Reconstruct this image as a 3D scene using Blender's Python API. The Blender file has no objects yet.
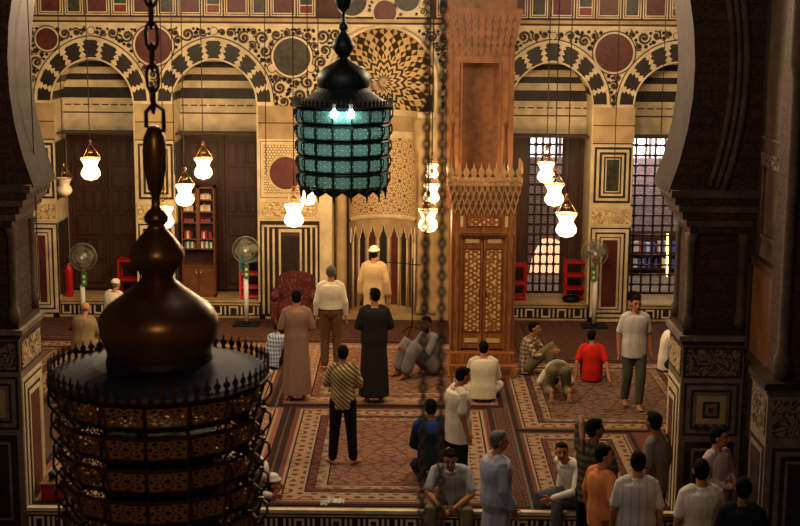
import bpy, bmesh, math, random
from mathutils import Vector, Matrix
PI = math.pi
SC = bpy.context.scene
COL = SC.collection
rnd = random.Random(7)

# ------------------------------------------------------------------ camera
CAMH, FPX, PITCH, YAW, ROLL = 5.9, 1400.0, math.radians(10.32), math.radians(0.33), math.radians(0.42)
CR = Matrix.Rotation(YAW, 3, 'Z') @ Matrix.Rotation(PI/2 - PITCH, 3, 'X') @ Matrix.Rotation(ROLL, 3, 'Z')
CP = Vector((0, 0, CAMH))
cam_data = bpy.data.cameras.new('camera')
cam_data.sensor_width = 36; cam_data.lens = FPX/800*36; cam_data.clip_end = 200; cam_data.clip_start = 0.1
cam = bpy.data.objects.new('camera', cam_data)
cam.matrix_world = Matrix.Translation(CP) @ CR.to_4x4()
COL.objects.link(cam); SC.camera = cam
cam_data.dof.use_dof = True; cam_data.dof.focus_distance = 22; cam_data.dof.aperture_fstop = 5.6

def ray(px, py):
    return CR @ Vector(((px-400)/FPX, (263-py)/FPX, -1))
def at(px, py, Y):            # point on the vertical plane at depth Y
    d = ray(px, py); return CP + d*(Y/d.y)
def fl(px, py, z=0.0):        # point on the level plane z
    d = ray(px, py); return CP + d*((z-CAMH)/d.z)

# ------------------------------------------------------------------ nodes
class N:
    def __init__(s, name, rough=0.6, metal=0.0, spec=0.4):
        s.m = bpy.data.materials.new(name); s.m.use_nodes = True
        s.t = s.m.node_tree; s.b = s.t.nodes['Principled BSDF']
        s.out = s.t.nodes['Material Output']
        s.b.inputs['Roughness'].default_value = rough; s.b.inputs['Metallic'].default_value = metal
        s.b.inputs['Specular IOR Level'].default_value = spec
    def node(s, typ, ins=None, **kw):
        n = s.t.nodes.new(typ)
        for k, v in kw.items(): setattr(n, k, v)
        for k, v in (ins or {}).items(): s.set(n.inputs[k], v)
        return n
    def set(s, i, v):
        if hasattr(v, 'links') or isinstance(v, bpy.types.NodeSocket): s.t.links.new(v, i)
        else: i.default_value = v
    def M(s, op, a, b=0.0, c=None):
        n = s.node('ShaderNodeMath', operation=op); s.set(n.inputs[0], a); s.set(n.inputs[1], b)
        if c is not None: s.set(n.inputs[2], c)
        return n.outputs[0]
    def co(s, kind='Object'):
        return s.node('ShaderNodeTexCoord').outputs[kind]
    def xyz(s, v):
        n = s.node('ShaderNodeSeparateXYZ', {0: v}); return n.outputs
    def noise(s, v, scale, detail=3, dist=0.0, rough=.5):
        return s.node('ShaderNodeTexNoise', {'Vector': v, 'Scale': scale, 'Detail': detail, 'Distortion': dist, 'Roughness': rough}).outputs[0]
    def vor(s, v, scale, feature='F1', out=0):
        return s.node('ShaderNodeTexVoronoi', {'Vector': v, 'Scale': scale}, feature=feature).outputs[out]
    def mix(s, f, a, b):
        n = s.node('ShaderNodeMix', data_type='RGBA'); s.set(n.inputs[0], f)
        s.set(n.inputs[6], a if not isinstance(a, tuple) else (*a, 1)[:4]); s.set(n.inputs[7], b if not isinstance(b, tuple) else (*b, 1)[:4])
        return n.outputs[2]
    def ramp(s, f, stops, const=False):
        n = s.node('ShaderNodeValToRGB', {0: f}); r = n.color_ramp
        if const: r.interpolation = 'CONSTANT'
        while len(r.elements) < len(stops): r.elements.new(0.5)
        for e, (p, c) in zip(r.elements, stops):
            e.position = p; e.color = (*c, 1)
        return n.outputs[0]
    def base(s, c):
        s.set(s.b.inputs['Base Color'], (*c, 1) if isinstance(c, tuple) else c); return s
    def bump(s, h, strength=.4, dist=.01):
        n = s.node('ShaderNodeBump', {'Height': h, 'Strength': strength, 'Distance': dist})
        s.t.links.new(n.outputs[0], s.b.inputs['Normal']); return s
    def step(s, v, t, soft=.05):
        n = s.node('ShaderNodeMapRange', {0: v, 1: t-soft, 2: t+soft, 3: 0.0, 4: 1.0}); return n.outputs[0]
    def girih(s, x, y, k, n=4):       # sum of cosines in n directions: star lattices
        acc = None
        for i in range(n):
            a = PI*i/n
            d = s.M('ADD', s.M('MULTIPLY', x, math.cos(a)*k), s.M('MULTIPLY', y, math.sin(a)*k))
            c = s.M('COSINE', d)
            acc = c if acc is None else s.M('ADD', acc, c)
        return acc
def L(r, g, b):                       # sRGB 0-255 -> linear
    f = lambda c: (c/255/12.92) if c/255 <= .04045 else ((c/255+.055)/1.055)**2.4
    return (f(r), f(g), f(b))

MAT = {}
def plain(name, c, rough=.6, metal=0, var=.18, scale=6, spec=.3):
    n = N(name, rough, metal, spec)
    k = n.M('ADD', n.M('MULTIPLY', n.noise(n.co(), scale, 4), .55), n.M('MULTIPLY', n.noise(n.co(), scale*.22, 3), .45))
    c2 = tuple(x*(1-var*2.6) if var < .35 else x*.2 for x in c); c3 = tuple(min(1, x*(1+var*1.3)) for x in c); k = n.node('ShaderNodeMapRange', {0: k, 1: .3, 2: .7}).outputs[0]
    n.base(n.mix(k, c2, c3)); MAT[name] = n.m; return n
def emis(name, c, strength):
    n = N(name); n.base(c); n.set(n.b.inputs['Emission Color'], (*c, 1)); n.b.inputs['Emission Strength'].default_value = strength
    MAT[name] = n.m; return n

CREAM, BEIGE, DARK, MAROON, GREEN = L(212,194,154), L(178,152,108), L(46,38,32), L(92,44,38), L(62,60,44)
plain('marble_cream', CREAM, .45, var=.16, scale=5)
plain('marble_beige', BEIGE, .5, var=.2, scale=3)
plain('marble_dark', DARK, .4, var=.25, scale=8)
plain('porphyry', MAROON, .4, var=.2, scale=14)
plain('green_marble', GREEN, .4, var=.3, scale=12)
plain('red_marble', L(116,44,30), .4)
plain('stone_grey', L(120,104,88), .75, var=.25, scale=7)
plain('brown_line', L(74,46,30), .6)
plain('scroll_brown', L(70,52,36), .6)
plain('wood_dark', L(62,34,24), .5, var=.25, scale=9)
plain('wood_case', L(112,70,40), .5, var=.2, scale=6)
plain('ivory', L(220,190,130), .45, var=.1)
plain('black_metal', L(22,20,20), .45, .6)
plain('brass', L(140,98,48), .35, .8)
plain('white_paint', L(205,205,195), .5, var=.05)
plain('red_paint', L(175,24,20), .4, var=.08)
plain('teal_paint', L(60,135,140), .5, var=.08)
plain('pink_paint', L(190,60,70), .5, var=.08)
plain('green_tag', L(70,120,60), .6)
plain('paper', L(220,215,205), .8, var=.05)
plain('skin', L(176,116,80), .55, var=.06, scale=12)
plain('skin_dark', L(134,84,56), .55, var=.06, scale=12)
plain('eye', L(18,12,10), .3); plain('lip', L(142,86,66), .6)
plain('hair_black', L(22,16,14), .9, var=.2, scale=60, spec=.08)
plain('hair_grey', L(92,88,84), .6, var=.3, scale=60)
plain('cloth_white', L(214,208,196), .85, var=.05)
plain('red_carpet', L(150,26,22), .95)
plain('floor_dark', L(60,50,42), .6)
plain('cable', L(34,24,18), .7)

def stone_rough():
    n = N('pier_stone', .8); v = n.co()
    a = n.noise(v, 3, 5); b = n.noise(v, 26, 4)
    k = n.M('ADD', n.M('MULTIPLY', a, .6), n.M('MULTIPLY', b, .4))
    n.base(n.ramp(k, [(.3, L(48,37,28)), (.5, L(80,64,48)), (.7, L(108,90,68))])); n.bump(b, .4, .01); MAT['pier_stone'] = n.m
stone_rough()
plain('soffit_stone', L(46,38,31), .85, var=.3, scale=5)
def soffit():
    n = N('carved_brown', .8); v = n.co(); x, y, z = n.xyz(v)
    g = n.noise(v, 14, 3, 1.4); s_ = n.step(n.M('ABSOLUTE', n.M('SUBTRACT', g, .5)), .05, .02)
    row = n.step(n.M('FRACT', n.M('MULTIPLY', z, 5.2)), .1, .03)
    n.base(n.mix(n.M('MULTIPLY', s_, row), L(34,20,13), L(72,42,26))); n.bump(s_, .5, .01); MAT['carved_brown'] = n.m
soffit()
def arab(name, c1, c2, scale, th=.045):       # scroll work inlaid in marble
    n = N(name, .5); v = n.co()
    g = n.noise(v, scale, 1.2, 1.8)
    f = n.M('ABSOLUTE', n.M('SUBTRACT', n.M('FRACT', n.M('MULTIPLY', g, 5.0)), .5))
    k = n.step(f, .2+th, .06)
    n.base(n.mix(k, c1, c2)); n.bump(k, .3, .01); MAT[name] = n.m
arab('inscription', L(150,125,84), L(215,192,140), 7)
arab('arabesque', L(70,50,34), L(205,180,130), 6)
arab('arabesque_dark', L(52,40,32), L(120,104,82), 5)
def lattice(name, c1, c2, k, t, soft, n=4):
    m = N(name, .5); u = m.xyz(m.co('UV'))
    g = m.girih(u[0], u[1], k, n); a = m.M('ABSOLUTE', g)
    m.base(m.mix(m.step(a, t, soft), c1, c2)); MAT[name] = m.m
lattice('star_mosaic', L(104,74,48), L(204,178,130), 78, .7, .35, 4)
lattice('geo_inlay', L(92,66,44), L(210,186,140), 72, .8, .3, 3)

def hoodmat():
    n = N('hood_inlay', .5); u = n.xyz(n.co('UV'))   # u angle (rad), v radius (m)
    na = 8.0
    tri = n.M('ABSOLUTE', n.M('SUBTRACT', n.M('FRACT', n.M('MULTIPLY', u[0], na/PI)), .5))
    zz = n.step(n.M('FRACT', n.M('ADD', n.M('MULTIPLY', u[1], 7.5), n.M('MULTIPLY', tri, 1.3))), .5, .08)
    # outer zone: rows of crosslets on alternating dark and cream rays
    ray_ = n.step(n.M('FRACT', n.M('MULTIPLY', u[0], na/PI)), .5, .04)
    cx = n.M('COSINE', n.M('MULTIPLY', u[0], na*4)); cy = n.M('COSINE', n.M('MULTIPLY', u[1], 38.0))
    dots = n.step(n.M('ADD', cx, cy), .3, .2)
    cr = n.M('ABSOLUTE', n.M('SUBTRACT', ray_, dots))
    outer = n.step(u[1], .46, .01)
    k = n.M('ADD', n.M('MULTIPLY', cr, outer), n.M('MULTIPLY', zz, n.M('SUBTRACT', 1.0, outer)))
    n.base(n.mix(k, L(48,36,26), L(214,186,132))); MAT['hood_inlay'] = n.m
hoodmat()
def minbar_wood():
    n = N('minbar_wood', .42, spec=.5); v = n.co(); x, y, z = n.xyz(v)
    g = n.noise(n.node('ShaderNodeMapping', {0: v, 3: (14, 14, 1.6)}).outputs[0], 3, 5, .6)
    n.base(n.ramp(g, [(.3, L(112,64,30)), (.55, L(152,94,46)), (.75, L(182,122,66))])); n.bump(g, .15, .004); MAT['minbar_wood'] = n.m
minbar_wood()
plain('kiosk_wood', L(120,76,40), .45, var=.25, scale=8)
plain('minbar_light', L(186,146,96), .5, var=.2, scale=9)
def pearl():
    n = N('pearl_inlay', .4); v = n.co(); x, y, z = n.xyz(v)
    g = n.girih(x, z, 95, 3)
    k = n.M('MULTIPLY', n.step(g, .6, .5), n.step(n.noise(v, 26, 2), .46, .08))
    w = n.mix(n.noise(v, 30), L(112,62,28), L(160,100,48))
    n.base(n.mix(k, w, L(230,200,140))); MAT['pearl_inlay'] = n.m
pearl()
def doorwood():
    n = N('door_wood', .5); v = n.co(); g = n.noise(n.node('ShaderNodeMapping', {0: v, 3: (12, 12, 1.2)}).outputs[0], 3, 4)
    n.base(n.ramp(g, [(.3, L(40,24,20)), (.7, L(74,42,32))])); MAT['door_wood'] = n.m
doorwood()
def brickm():
    n = N('brick_violet', .85); x, y, z = n.xyz(n.co())
    c = n.node('ShaderNodeCombineXYZ', {0: x, 1: z}).outputs[0]
    b = n.node('ShaderNodeTexBrick', {'Vector': c, 'Scale': 5.0, 'Color1': (*L(132,112,108), 1), 'Color2': (*L(108,92,90), 1), 'Mortar': (*L(70,56,62), 1), 'Mortar Size': .02})
    n.base(b.outputs[0]); MAT['brick_violet'] = n.m
brickm()
def pierced(name, c, rough, metal, glass=None):
    n = N(name, rough, metal); n.base(c); u = n.xyz(n.co('UV'))
    x = n.M('SUBTRACT', n.M('FRACT', u[0]), .5); y = n.M('SUBTRACT', n.M('FRACT', u[1]), .5)
    r = n.M('SQRT', n.M('ADD', n.M('MULTIPLY', x, x), n.M('MULTIPLY', y, y)))
    th = n.M('ARCTAN2', y, x)
    def band(r0, r1, ph, t):
        a = n.M('MULTIPLY', n.M('GREATER_THAN', r, r0), n.M('LESS_THAN', r, r1))
        return n.M('MULTIPLY', a, n.M('GREATER_THAN', n.M('COSINE', n.M('ADD', n.M('MULTIPLY', th, 8.0), ph)), t))
    h = n.M('LESS_THAN', r, .085)
    for b in (band(.14, .21, 0, .2), band(.25, .32, PI, .1), band(.36, .46, 0, .1), band(.5, .6, PI, .1)): h = n.M('MAXIMUM', h, b)
    edge = n.M('MULTIPLY', n.M('LESS_THAN', n.M('ABSOLUTE', x), .44), n.M('LESS_THAN', n.M('ABSOLUTE', y), .43))
    h = n.M('MULTIPLY', h, edge)
    if glass is None:
        t = n.node('ShaderNodeBsdfTransparent')
        mx = n.node('ShaderNodeMixShader', {0: h, 1: n.b.outputs[0], 2: t.outputs[0]})
    else:
        t = n.node('ShaderNodeBsdfTransparent', {0: (*glass, 1)}); tl = n.node('ShaderNodeBsdfTranslucent', {0: (*glass, 1)})
        df = n.node('ShaderNodeBsdfDiffuse', {0: (*tuple(g*.8 for g in glass), 1)})
        m1 = n.node('ShaderNodeMixShader', {0: .35, 1: tl.outputs[0], 2: df.outputs[0]})
        m2 = n.node('ShaderNodeMixShader', {0: .4, 1: m1.outputs[0], 2: t.outputs[0]})
        mx = n.node('ShaderNodeMixShader', {0: h, 1: n.b.outputs[0], 2: m2.outputs[0]})
    n.t.links.new(mx.outputs[0], n.out.inputs[0]); MAT[name] = n.m
pierced('pierced_bronze', L(150,104,54), .5, .35)
pierced('pierced_teal', L(70,120,110), .5, .3, L(176,212,202))
plain('bronze', L(122,88,52), .34, .75, var=.15, scale=8)
plain('dark_bronze', L(62,46,36), .45, .5, var=.2)
plain('lamp_iron', L(26,34,40), .5, .5)
plain('deck_metal', L(26,27,34), .6, .3)
def globe():
    n = N('lamp_glass'); e = n.node('ShaderNodeEmission', {0: (1.0, .72, .36, 1), 1: 5.5})
    t = n.node('ShaderNodeBsdfTransparent', {0: (1, .9, .75, 1)})
    mx = n.node('ShaderNodeMixShader', {0: .55, 1: e.outputs[0], 2: t.outputs[0]})
    n.t.links.new(mx.outputs[0], n.out.inputs[0]); MAT['lamp_glass'] = n.m
globe()
plain('unlit_glass', L(190,180,160), .3)
emis('white_bulb', (.75, 1.0, .95), 60)
emis('window_daylight', L(225,218,222), 1.3)
emis('lit_interior', L(232,176,130), 1.1)

# ------------------------------------------------------------------ mesh builder
class MB:
    def __init__(s): s.v = []; s.f = []; s.m = []; s.sm = []; s.uv = {}; s.map = None
    def add(s, vs, fs, mat, smooth=False, uvs=None):
        o = len(s.v); s.v += [Vector(p) for p in vs]
        for k, f in enumerate(fs):
            if uvs: s.uv[len(s.f)] = [uvs[i] for i in f]
            s.f.append([i+o for i in f]); s.m.append(mat); s.sm.append(smooth)
        return s
    def box(s, x0, x1, y0, y1, z0, z1, mat):
        v = [(x, y, z) for x in (x0, x1) for y in (y0, y1) for z in (z0, z1)]
        return s.add(v, [(0,1,3,2), (4,6,7,5), (0,4,5,1), (2,3,7,6), (0,2,6,4), (1,5,7,3)], mat)
    def obox(s, c, ax, hx, hy, hz, mat):
        c = Vector(c); X = Vector(ax).normalized(); Z = Vector((0,0,1)); Y = Z.cross(X)
        v = [c+X*a*hx+Y*b*hy+Z*d*hz for a in (-1,1) for b in (-1,1) for d in (-1,1)]
        return s.add(v, [(0,1,3,2), (4,6,7,5), (0,4,5,1), (2,3,7,6), (0,2,6,4), (1,5,7,3)], mat)
    def poly(s, pts, y0, y1, mat, uv=False):   # polygon in (x,z) extruded from y0 (front) to y1
        n = len(pts); v = [(p[0], y0, p[1]) for p in pts] + [(p[0], y1, p[1]) for p in pts]
        f = [tuple(range(n))] + [(i, i+n, (i+1) % n+n, (i+1) % n) for i in range(n)]
        return s.add(v, f, mat, False, [(p[0], p[1]) for p in pts]*2 if uv else None)
    def rect(s, x0, x1, z0, z1, y0, y1, mat, uv=False):
        return s.poly([(x0,z0), (x1,z0), (x1,z1), (x0,z1)], y0, y1, mat, uv)
    def disc(s, x, z, r, y0, y1, mat, n=28):
        return s.poly([(x+r*math.cos(2*PI*i/n), z+r*math.sin(2*PI*i/n)) for i in range(n)], y0, y1, mat)
    def lathe(s, prof, mat, n=24, c=(0,0,0), a0=0, smooth=True, cap=True):
        v = []; f = []
        for r, z in prof:
            for i in range(n):
                a = a0+2*PI*i/n; v.append((c[0]+r*math.cos(a), c[1]+r*math.sin(a), c[2]+z))
        for j in range(len(prof)-1):
            for i in range(n):
                k = (i+1) % n; f.append((j*n+i, j*n+k, (j+1)*n+k, (j+1)*n+i))
        if cap: f.append(tuple(range(n))[::-1]); f.append(tuple(range((len(prof)-1)*n, len(prof)*n)))
        return s.add(v, f, mat, smooth)
    def tube(s, pts, r, mat, n=8, closed=False, smooth=True):
        pts = [Vector(p) for p in pts]; rs = r if isinstance(r, (list, tuple)) else [r]*len(pts)
        v = []; f = []; m = len(pts); up = None
        for i, p in enumerate(pts):
            if closed: d = pts[(i+1) % m]-pts[i-1]
            else: d = pts[min(i+1, m-1)]-pts[max(i-1, 0)]
            d = d.normalized() if d.length > 1e-9 else Vector((0,0,1))
            if up is None: up = d.orthogonal().normalized()
            up = (up-d*up.dot(d)); up = up.normalized() if up.length > 1e-6 else d.orthogonal().normalized()
            b = d.cross(up)
            for k in range(n):
                a = 2*PI*k/n; v.append(p+(up*math.cos(a)+b*math.sin(a))*rs[i])
        for i in range(m if closed else m-1):
            j = (i+1) % m
            for k in range(n):
                q = (k+1) % n; f.append((i*n+k, i*n+q, j*n+q, j*n+k))
        if not closed: f.append(tuple(range(n))[::-1]); f.append(tuple(range((m-1)*n, m*n)))
        return s.add(v, f, mat, smooth)
    def ell(s, c, R, rad, mat, nu=14, nv=9):   # ellipsoid, R = 3 axes
        c = Vector(c); v = []; f = []
        for j in range(nv+1):
            t = PI*j/nv
            for i in range(nu):
                a = 2*PI*i/nu
                q = (math.sin(t)*math.cos(a)*rad[0], math.sin(t)*math.sin(a)*rad[1], math.cos(t)*rad[2])
                v.append(c+R[0]*q[0]+R[1]*q[1]+R[2]*q[2])
        for j in range(nv):
            for i in range(nu):
                k = (i+1) % nu; f.append((j*nu+i, (j+1)*nu+i, (j+1)*nu+k, j*nu+k))
        return s.add(v, f, mat, True)
    def loft(s, secs, mat, n=20, fold=0, nf=9):   # secs: (centre, right, rx, ry)
        v = []; f = []; m = len(secs)
        for i, (c, rt, rx, ry) in enumerate(secs):
            c = Vector(c); d = (Vector(secs[min(i+1, m-1)][0])-Vector(secs[max(i-1, 0)][0])).normalized()
            X = Vector(rt); X = (X-d*X.dot(d)).normalized(); Y = d.cross(X)
            for k in range(n):
                a = 2*PI*k/n; g = 1
                if fold: g = 1+fold*(1-i/(m-1))*(math.cos(a*nf+1.3*math.sin(i*.4)+secs[0][0][0]*9)*.7+math.cos(a*(nf//2)+2)*.4)
                v.append(c+X*math.cos(a)*rx*g+Y*math.sin(a)*ry*g)
        for i in range(m-1):
            for k in range(n):
                q = (k+1) % n; f.append((i*n+k, i*n+q, (i+1)*n+q, (i+1)*n+k))
        f.append(tuple(range(n))[::-1]); f.append(tuple(range((m-1)*n, m*n)))
        return s.add(v, f, mat, True)
    def mesh(s, name, off=(0,0,0)):
        me = bpy.data.meshes.new(name); off = Vector(off)
        me.from_pydata([v-off for v in s.v], [], s.f)
        ms = list(dict.fromkeys(s.m))
        for k in ms: me.materials.append(MAT[k])
        me.polygons.foreach_set('material_index', [ms.index(k) for k in s.m])
        me.polygons.foreach_set('use_smooth', s.sm)
        if s.uv:
            l = me.uv_layers.new(name='UVMap')
            for p in me.polygons:
                u = s.uv.get(p.index)
                if u:
                    for k, li in enumerate(p.loop_indices): l.data[li].uv = u[k]
        me.update(); return me
    def build(s, name, parent=None, loc=None, off=None):
        # vertices are in world space; loc = origin put there. With a parent: the parent's origin is used.
        o_ = Vector(loc) if loc is not None else (Vector(off) if off is not None else Vector((0,0,0)))
        if parent is not None: o_ = Vector(world_loc(parent)) if off is None else Vector(off)
        ob = bpy.data.objects.new(name, s.mesh(name, o_)); COL.objects.link(ob)
        if parent is not None: ob.parent = parent
        else: ob.location = o_
        return ob
def world_loc(o):
    v = Vector((0,0,0))
    while o is not None: v += o.location; o = o.parent
    return v
def tag(o, label=None, cat=None, group=None, kind=None):
    if label: o['label'] = label
    if cat: o['category'] = cat
    if group: o['group'] = group
    if kind: o['kind'] = kind
    return o
def thing(name, label, cat, loc, group=None, rz=0):
    o = bpy.data.objects.new(name, None); COL.objects.link(o); o.empty_display_size = .1
    o.location = loc; o.rotation_euler = (0, 0, rz); return tag(o, label, cat, group)
def struct(mb, name, parent=None):
    o = mb.build(name, parent)
    if parent is None: o['kind'] = 'structure'
    return o
def copy_tree(o, parent=None):
    c = o.copy(); COL.objects.link(c)
    if parent is not None: c.parent = parent
    for ch in list(o.children): copy_tree(ch, c)
    return c
def remesh(mb, name, voxel, smooth=3):
    me = mb.mesh(name+'_src'); ob = bpy.data.objects.new(name, me); COL.objects.link(ob)
    r = ob.modifiers.new('r', 'REMESH'); r.mode = 'VOXEL'; r.voxel_size = voxel; r.use_smooth_shade = True
    if smooth:
        q = ob.modifiers.new('s', 'SMOOTH'); q.iterations = smooth; q.factor = .5
    dg = bpy.context.evaluated_depsgraph_get(); ev = ob.evaluated_get(dg)
    new = bpy.data.meshes.new_from_object(ev); new.name = name
    bpy.data.objects.remove(ob); bpy.data.meshes.remove(me)
    new.materials.clear()
    return new
# ------------------------------------------------------------------ the qibla wall
YW, YR = 26.3, 27.15
def wx(px, py=200): return at(px, py, YW).x
def wz(py, px=408): return at(px, py, YW).z
Z26, ZSP, Z135, Z0 = wz(27.5), wz(103), wz(138), 0.0
ZPL = wz(303.5)
ZTOP = 9.0
# bays: (left px, right px) measured at y=200
BAYS = [(57, 137), (176, 259), (510, 591), (632, 713)]
bay = [(wx(a), wx(b)) for a, b in BAYS]
MX = wx(383, 100); MHW = .96
XL, XR = -8.6, 8.2
def archpts(cx, a, b, zs, n=28, point=.06):
    out = []
    for i in range(n+1):
        t = PI - PI*i/n
        z = math.sin(t); out.append((cx+a*math.cos(t), zs+b*(z+point*max(0, z-.6)*2.5*(1-abs(math.cos(t))))))
    return out
W = MB()
# arched wall above the springing
def over_arch(cx, half, pts, ztop, mat='marble_cream'):
    for (x0, z0), (x1, z1) in zip(pts[:-1], pts[1:]):
        W.add([(x0, YW, z0), (x1, YW, z1), (x1, YW, ztop), (x0, YW, ztop)], [(0,1,2,3)], mat)
    for k, ((x0, z0), (x1, z1)) in enumerate(zip(pts[:-1], pts[1:])):
        W.add([(x0, YW, z0), (x1, YW, z1), (x1, YR, z1), (x0, YR, z0)], [(0,3,2,1)], 'marble_cream' if (k//2) % 2 else 'marble_dark')
edges = [XL]
BIN = [(a, b) for a, b in bay]
arches = []; AB = .74
for a, b in BIN:
    cx = (a+b)/2-.03; hw = (b-a)/2
    arches.append((cx, hw))
solid = []
cur = XL
for (a, b), (cx, hw) in zip(BIN, arches):
    pass
# solid piers (full height to top)
mL, mR = MX-MHW, MX+MHW
xs = [XL]+[v for (cx, hw) in arches[:2] for v in (cx-hw, cx+hw)]+[mL, mR]+[v for (cx, hw) in arches[2:] for v in (cx-hw, cx+hw)]+[XR]
for i in range(0, len(xs), 2):
    W.box(xs[i], xs[i+1], YW, YR+.3, 0, ZTOP, 'marble_cream')
for cx, hw in arches:
    over_arch(cx, hw, archpts(cx, hw, AB, ZSP), ZTOP)
zc = wz(80)
mp = [(MX+MHW*math.cos(PI-PI*i/28), zc+MHW*math.sin(PI-PI*i/28)) for i in range(29)]
for (x0, z0), (x1, z1) in zip(mp[:-1], mp[1:]):
    W.add([(x0, YW, z0), (x1, YW, z1), (x1, YW, ZTOP), (x0, YW, ZTOP)], [(0,1,2,3)], 'marble_cream')
# lunettes and lintels behind the arches
zst = [wz(103), wz(92), wz(84.5), wz(78), wz(71), wz(65)]
for cx, hw in arches:
    x0, x1 = cx-hw-.02, cx+hw+.02
    W.box(x0, x1, YR, YR+.3, Z135, wz(50), 'marble_cream')
    for k in (0, 2, 4): W.rect(x0, x1, zst[k], zst[k+1], YR-.006, YR+.01, 'marble_dark')
    for zz in (wz(110), ):
        for j in range(9): W.rect(x0+.05+j*.18, x0+.18+j*.18, zz-.012, zz+.012, YR-.006, YR+.01, 'brown_line')
    W.rect(x0, x1, wz(118)-.012, wz(118)+.012, YR-.012, YR+.01, 'brown_line')
    W.box(x0, x1, YW+.25, YR, Z135, Z135+.03, 'wood_dark')
wall_back = struct(W, 'wall_back')

# plinth with key pattern
def keyband(mb, x0, x1, y, z0, z1, pitch=.30):
    mb.rect(x0, x1, z0, z1, y-.006, y+.01, 'marble_dark')
    mb.rect(x0, x1, z1-.03, z1, y-.016, y+.01, 'marble_beige'); mb.rect(x0, x1, z0, z0+.03, y-.016, y+.01, 'marble_beige')
    h = z1-z0; t = .028; n = max(1, round((x1-x0)/pitch)); p = (x1-x0)/n
    for i in range(n):
        a = x0+i*p+.03; b = a+p*.56; zt, zb = z1-.055, z0+.055
        mb.rect(a, a+t, zb, zt, y-.012, y, 'marble_cream'); mb.rect(b-t, b, zb, zt, y-.012, y, 'marble_cream')
        if i % 2: mb.rect(a+t, b-t, zt-t, zt, y-.012, y, 'marble_cream')
        else: mb.rect(a+t, b-t, zb, zb+t, y-.012, y, 'marble_cream')
        q = b+p*.17; mb.rect(q, q+t, zb, zt, y-.012, y, 'marble_cream')
for k, (a, b) in enumerate(BIN):
    P_ = MB(); P_.box(a-.15, b+.1, YW, YR+.3, 0, ZPL, 'marble_beige'); keyband(P_, a, b, YW, .02, ZPL-.03)
    P_.box(a, b, YW-.03, YR, ZPL, ZPL+.025, 'marble_beige')
    struct(P_, 'trim_%d' % (k+1))

# inlay: voussoirs, rings, spandrel scrolls, pilaster panels
def voussoirs(cx, a0, b0, a1, b1, n=17):
    mb = MB()
    def P(t, r):
        tt = min(1, max(0, t)); th = PI-PI*tt; z = math.sin(th)
        a = a0+(a1-a0)*r; b = b0+(b1-b0)*r
        return (cx+a*math.cos(th), ZSP+b*(z+.06*max(0, z-.6)*2.5*(1-abs(math.cos(th)))))
    prof = [(0.0, .1), (.14, .9), (.2, .1), (.42, 1.5), (.48, .5), (.72, 1.4), (.78, .4), (.9, .9), (1, .1)]
    for i in range(n):
        dark = i % 2 == 0; s_ = 1 if dark else -1
        t0, t1 = i/n, (i+1)/n; amp = .3/n
        left = [P(t0-s_*amp*q if i else 0, r) for r, q in prof]
        right = [P(t1+s_*amp*q if i < n-1 else 1, r) for r, q in prof]
        for k in range(len(prof)-1):
            mb.poly([left[k], right[k], right[k+1], left[k+1]], YW-.006, YW+.005, 'marble_dark' if dark else 'marble_cream')
    def ring(a, b, w, mat, y):
        for k in range(40):
            t0, t1 = k/40, (k+1)/40
            def Q(t, e):
                th = PI-PI*t; z = math.sin(th); return (cx+(a+e)*math.cos(th), ZSP+(b+e)*(z+.06*max(0, z-.6)*2.5*(1-abs(math.cos(th)))))
            mb.poly([Q(t0, 0), Q(t1, 0), Q(t1, w), Q(t0, w)], y, YW, mat)
    ring(a1, b1, .05, 'marble_cream', YW-.03); ring(a1+.05, b1+.05, .02, 'brown_line', YW-.012); ring(a0-.01, b0-.01, .03, 'marble_cream', YW-.02)
    return mb
RING = .27; RTOP = .33
for cx, hw in arches:
    voussoirs(cx, hw, AB, hw+RING, AB+RTOP).build('arch_surround', wall_back)

def in_ring(x, z, m=.01):
    for cx, hw in arches:
        a, b = hw+RING+.05+m, AB+RTOP+.14+m
        if z < ZSP: 
            if abs(x-cx) < a: return True
        elif ((x-cx)/a)**2+((z-ZSP)/b)**2 < 1: return True
    if (x-MX)**2+(z-zc)**2 < (MHW+.12+m)**2 or (abs(x-MX) < MHW+.12+m and z < zc): return True
    return False
discs = [(wx(153.5, 45), wz(45.5, 153), .33, 'porphyry', .05), (wx(47, 38), wz(39, 47), .19, 'porphyry', .04), (wx(292, 57), wz(57, 292), .335, 'green_marble', .05),
         (wx(614, 53), wz(53, 614), .34, 'porphyry', .05), (wx(91, 30), wz(30.5, 91), .055, 'marble_beige', .02), (wx(214, 31), wz(31, 214), .055, 'marble_beige', .02),
         (wx(553, 36), wz(36, 553), .055, 'marble_beige', .02), (wx(677, 36), wz(36, 677), .055, 'marble_beige', .02),
         (wx(311, 68), wz(68, 311), .06, 'marble_beige', .03), (wx(272, 68), wz(68, 272), .06, 'marble_beige', .03)]
for x, z, r, m, f in discs:
    if r < .1:
        mb = MB(); mb.disc(x, z, r+f, YW-.014, YW, 'marble_dark', 20); mb.disc(x, z, r+f*.4, YW-.02, YW, 'marble_cream', 20)
        mb.build('rosette', wall_back); continue
    mb = MB(); mb.disc(x, z, r+f+.022, YW-.014, YW, 'brown_line'); mb.disc(x, z, r+f, YW-.018, YW, 'marble_cream'); mb.disc(x, z, r+.012, YW-.022, YW, 'brown_line'); mb.disc(x, z, r, YW-.026, YW, m); mb.build('roundel', wall_back)

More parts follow.
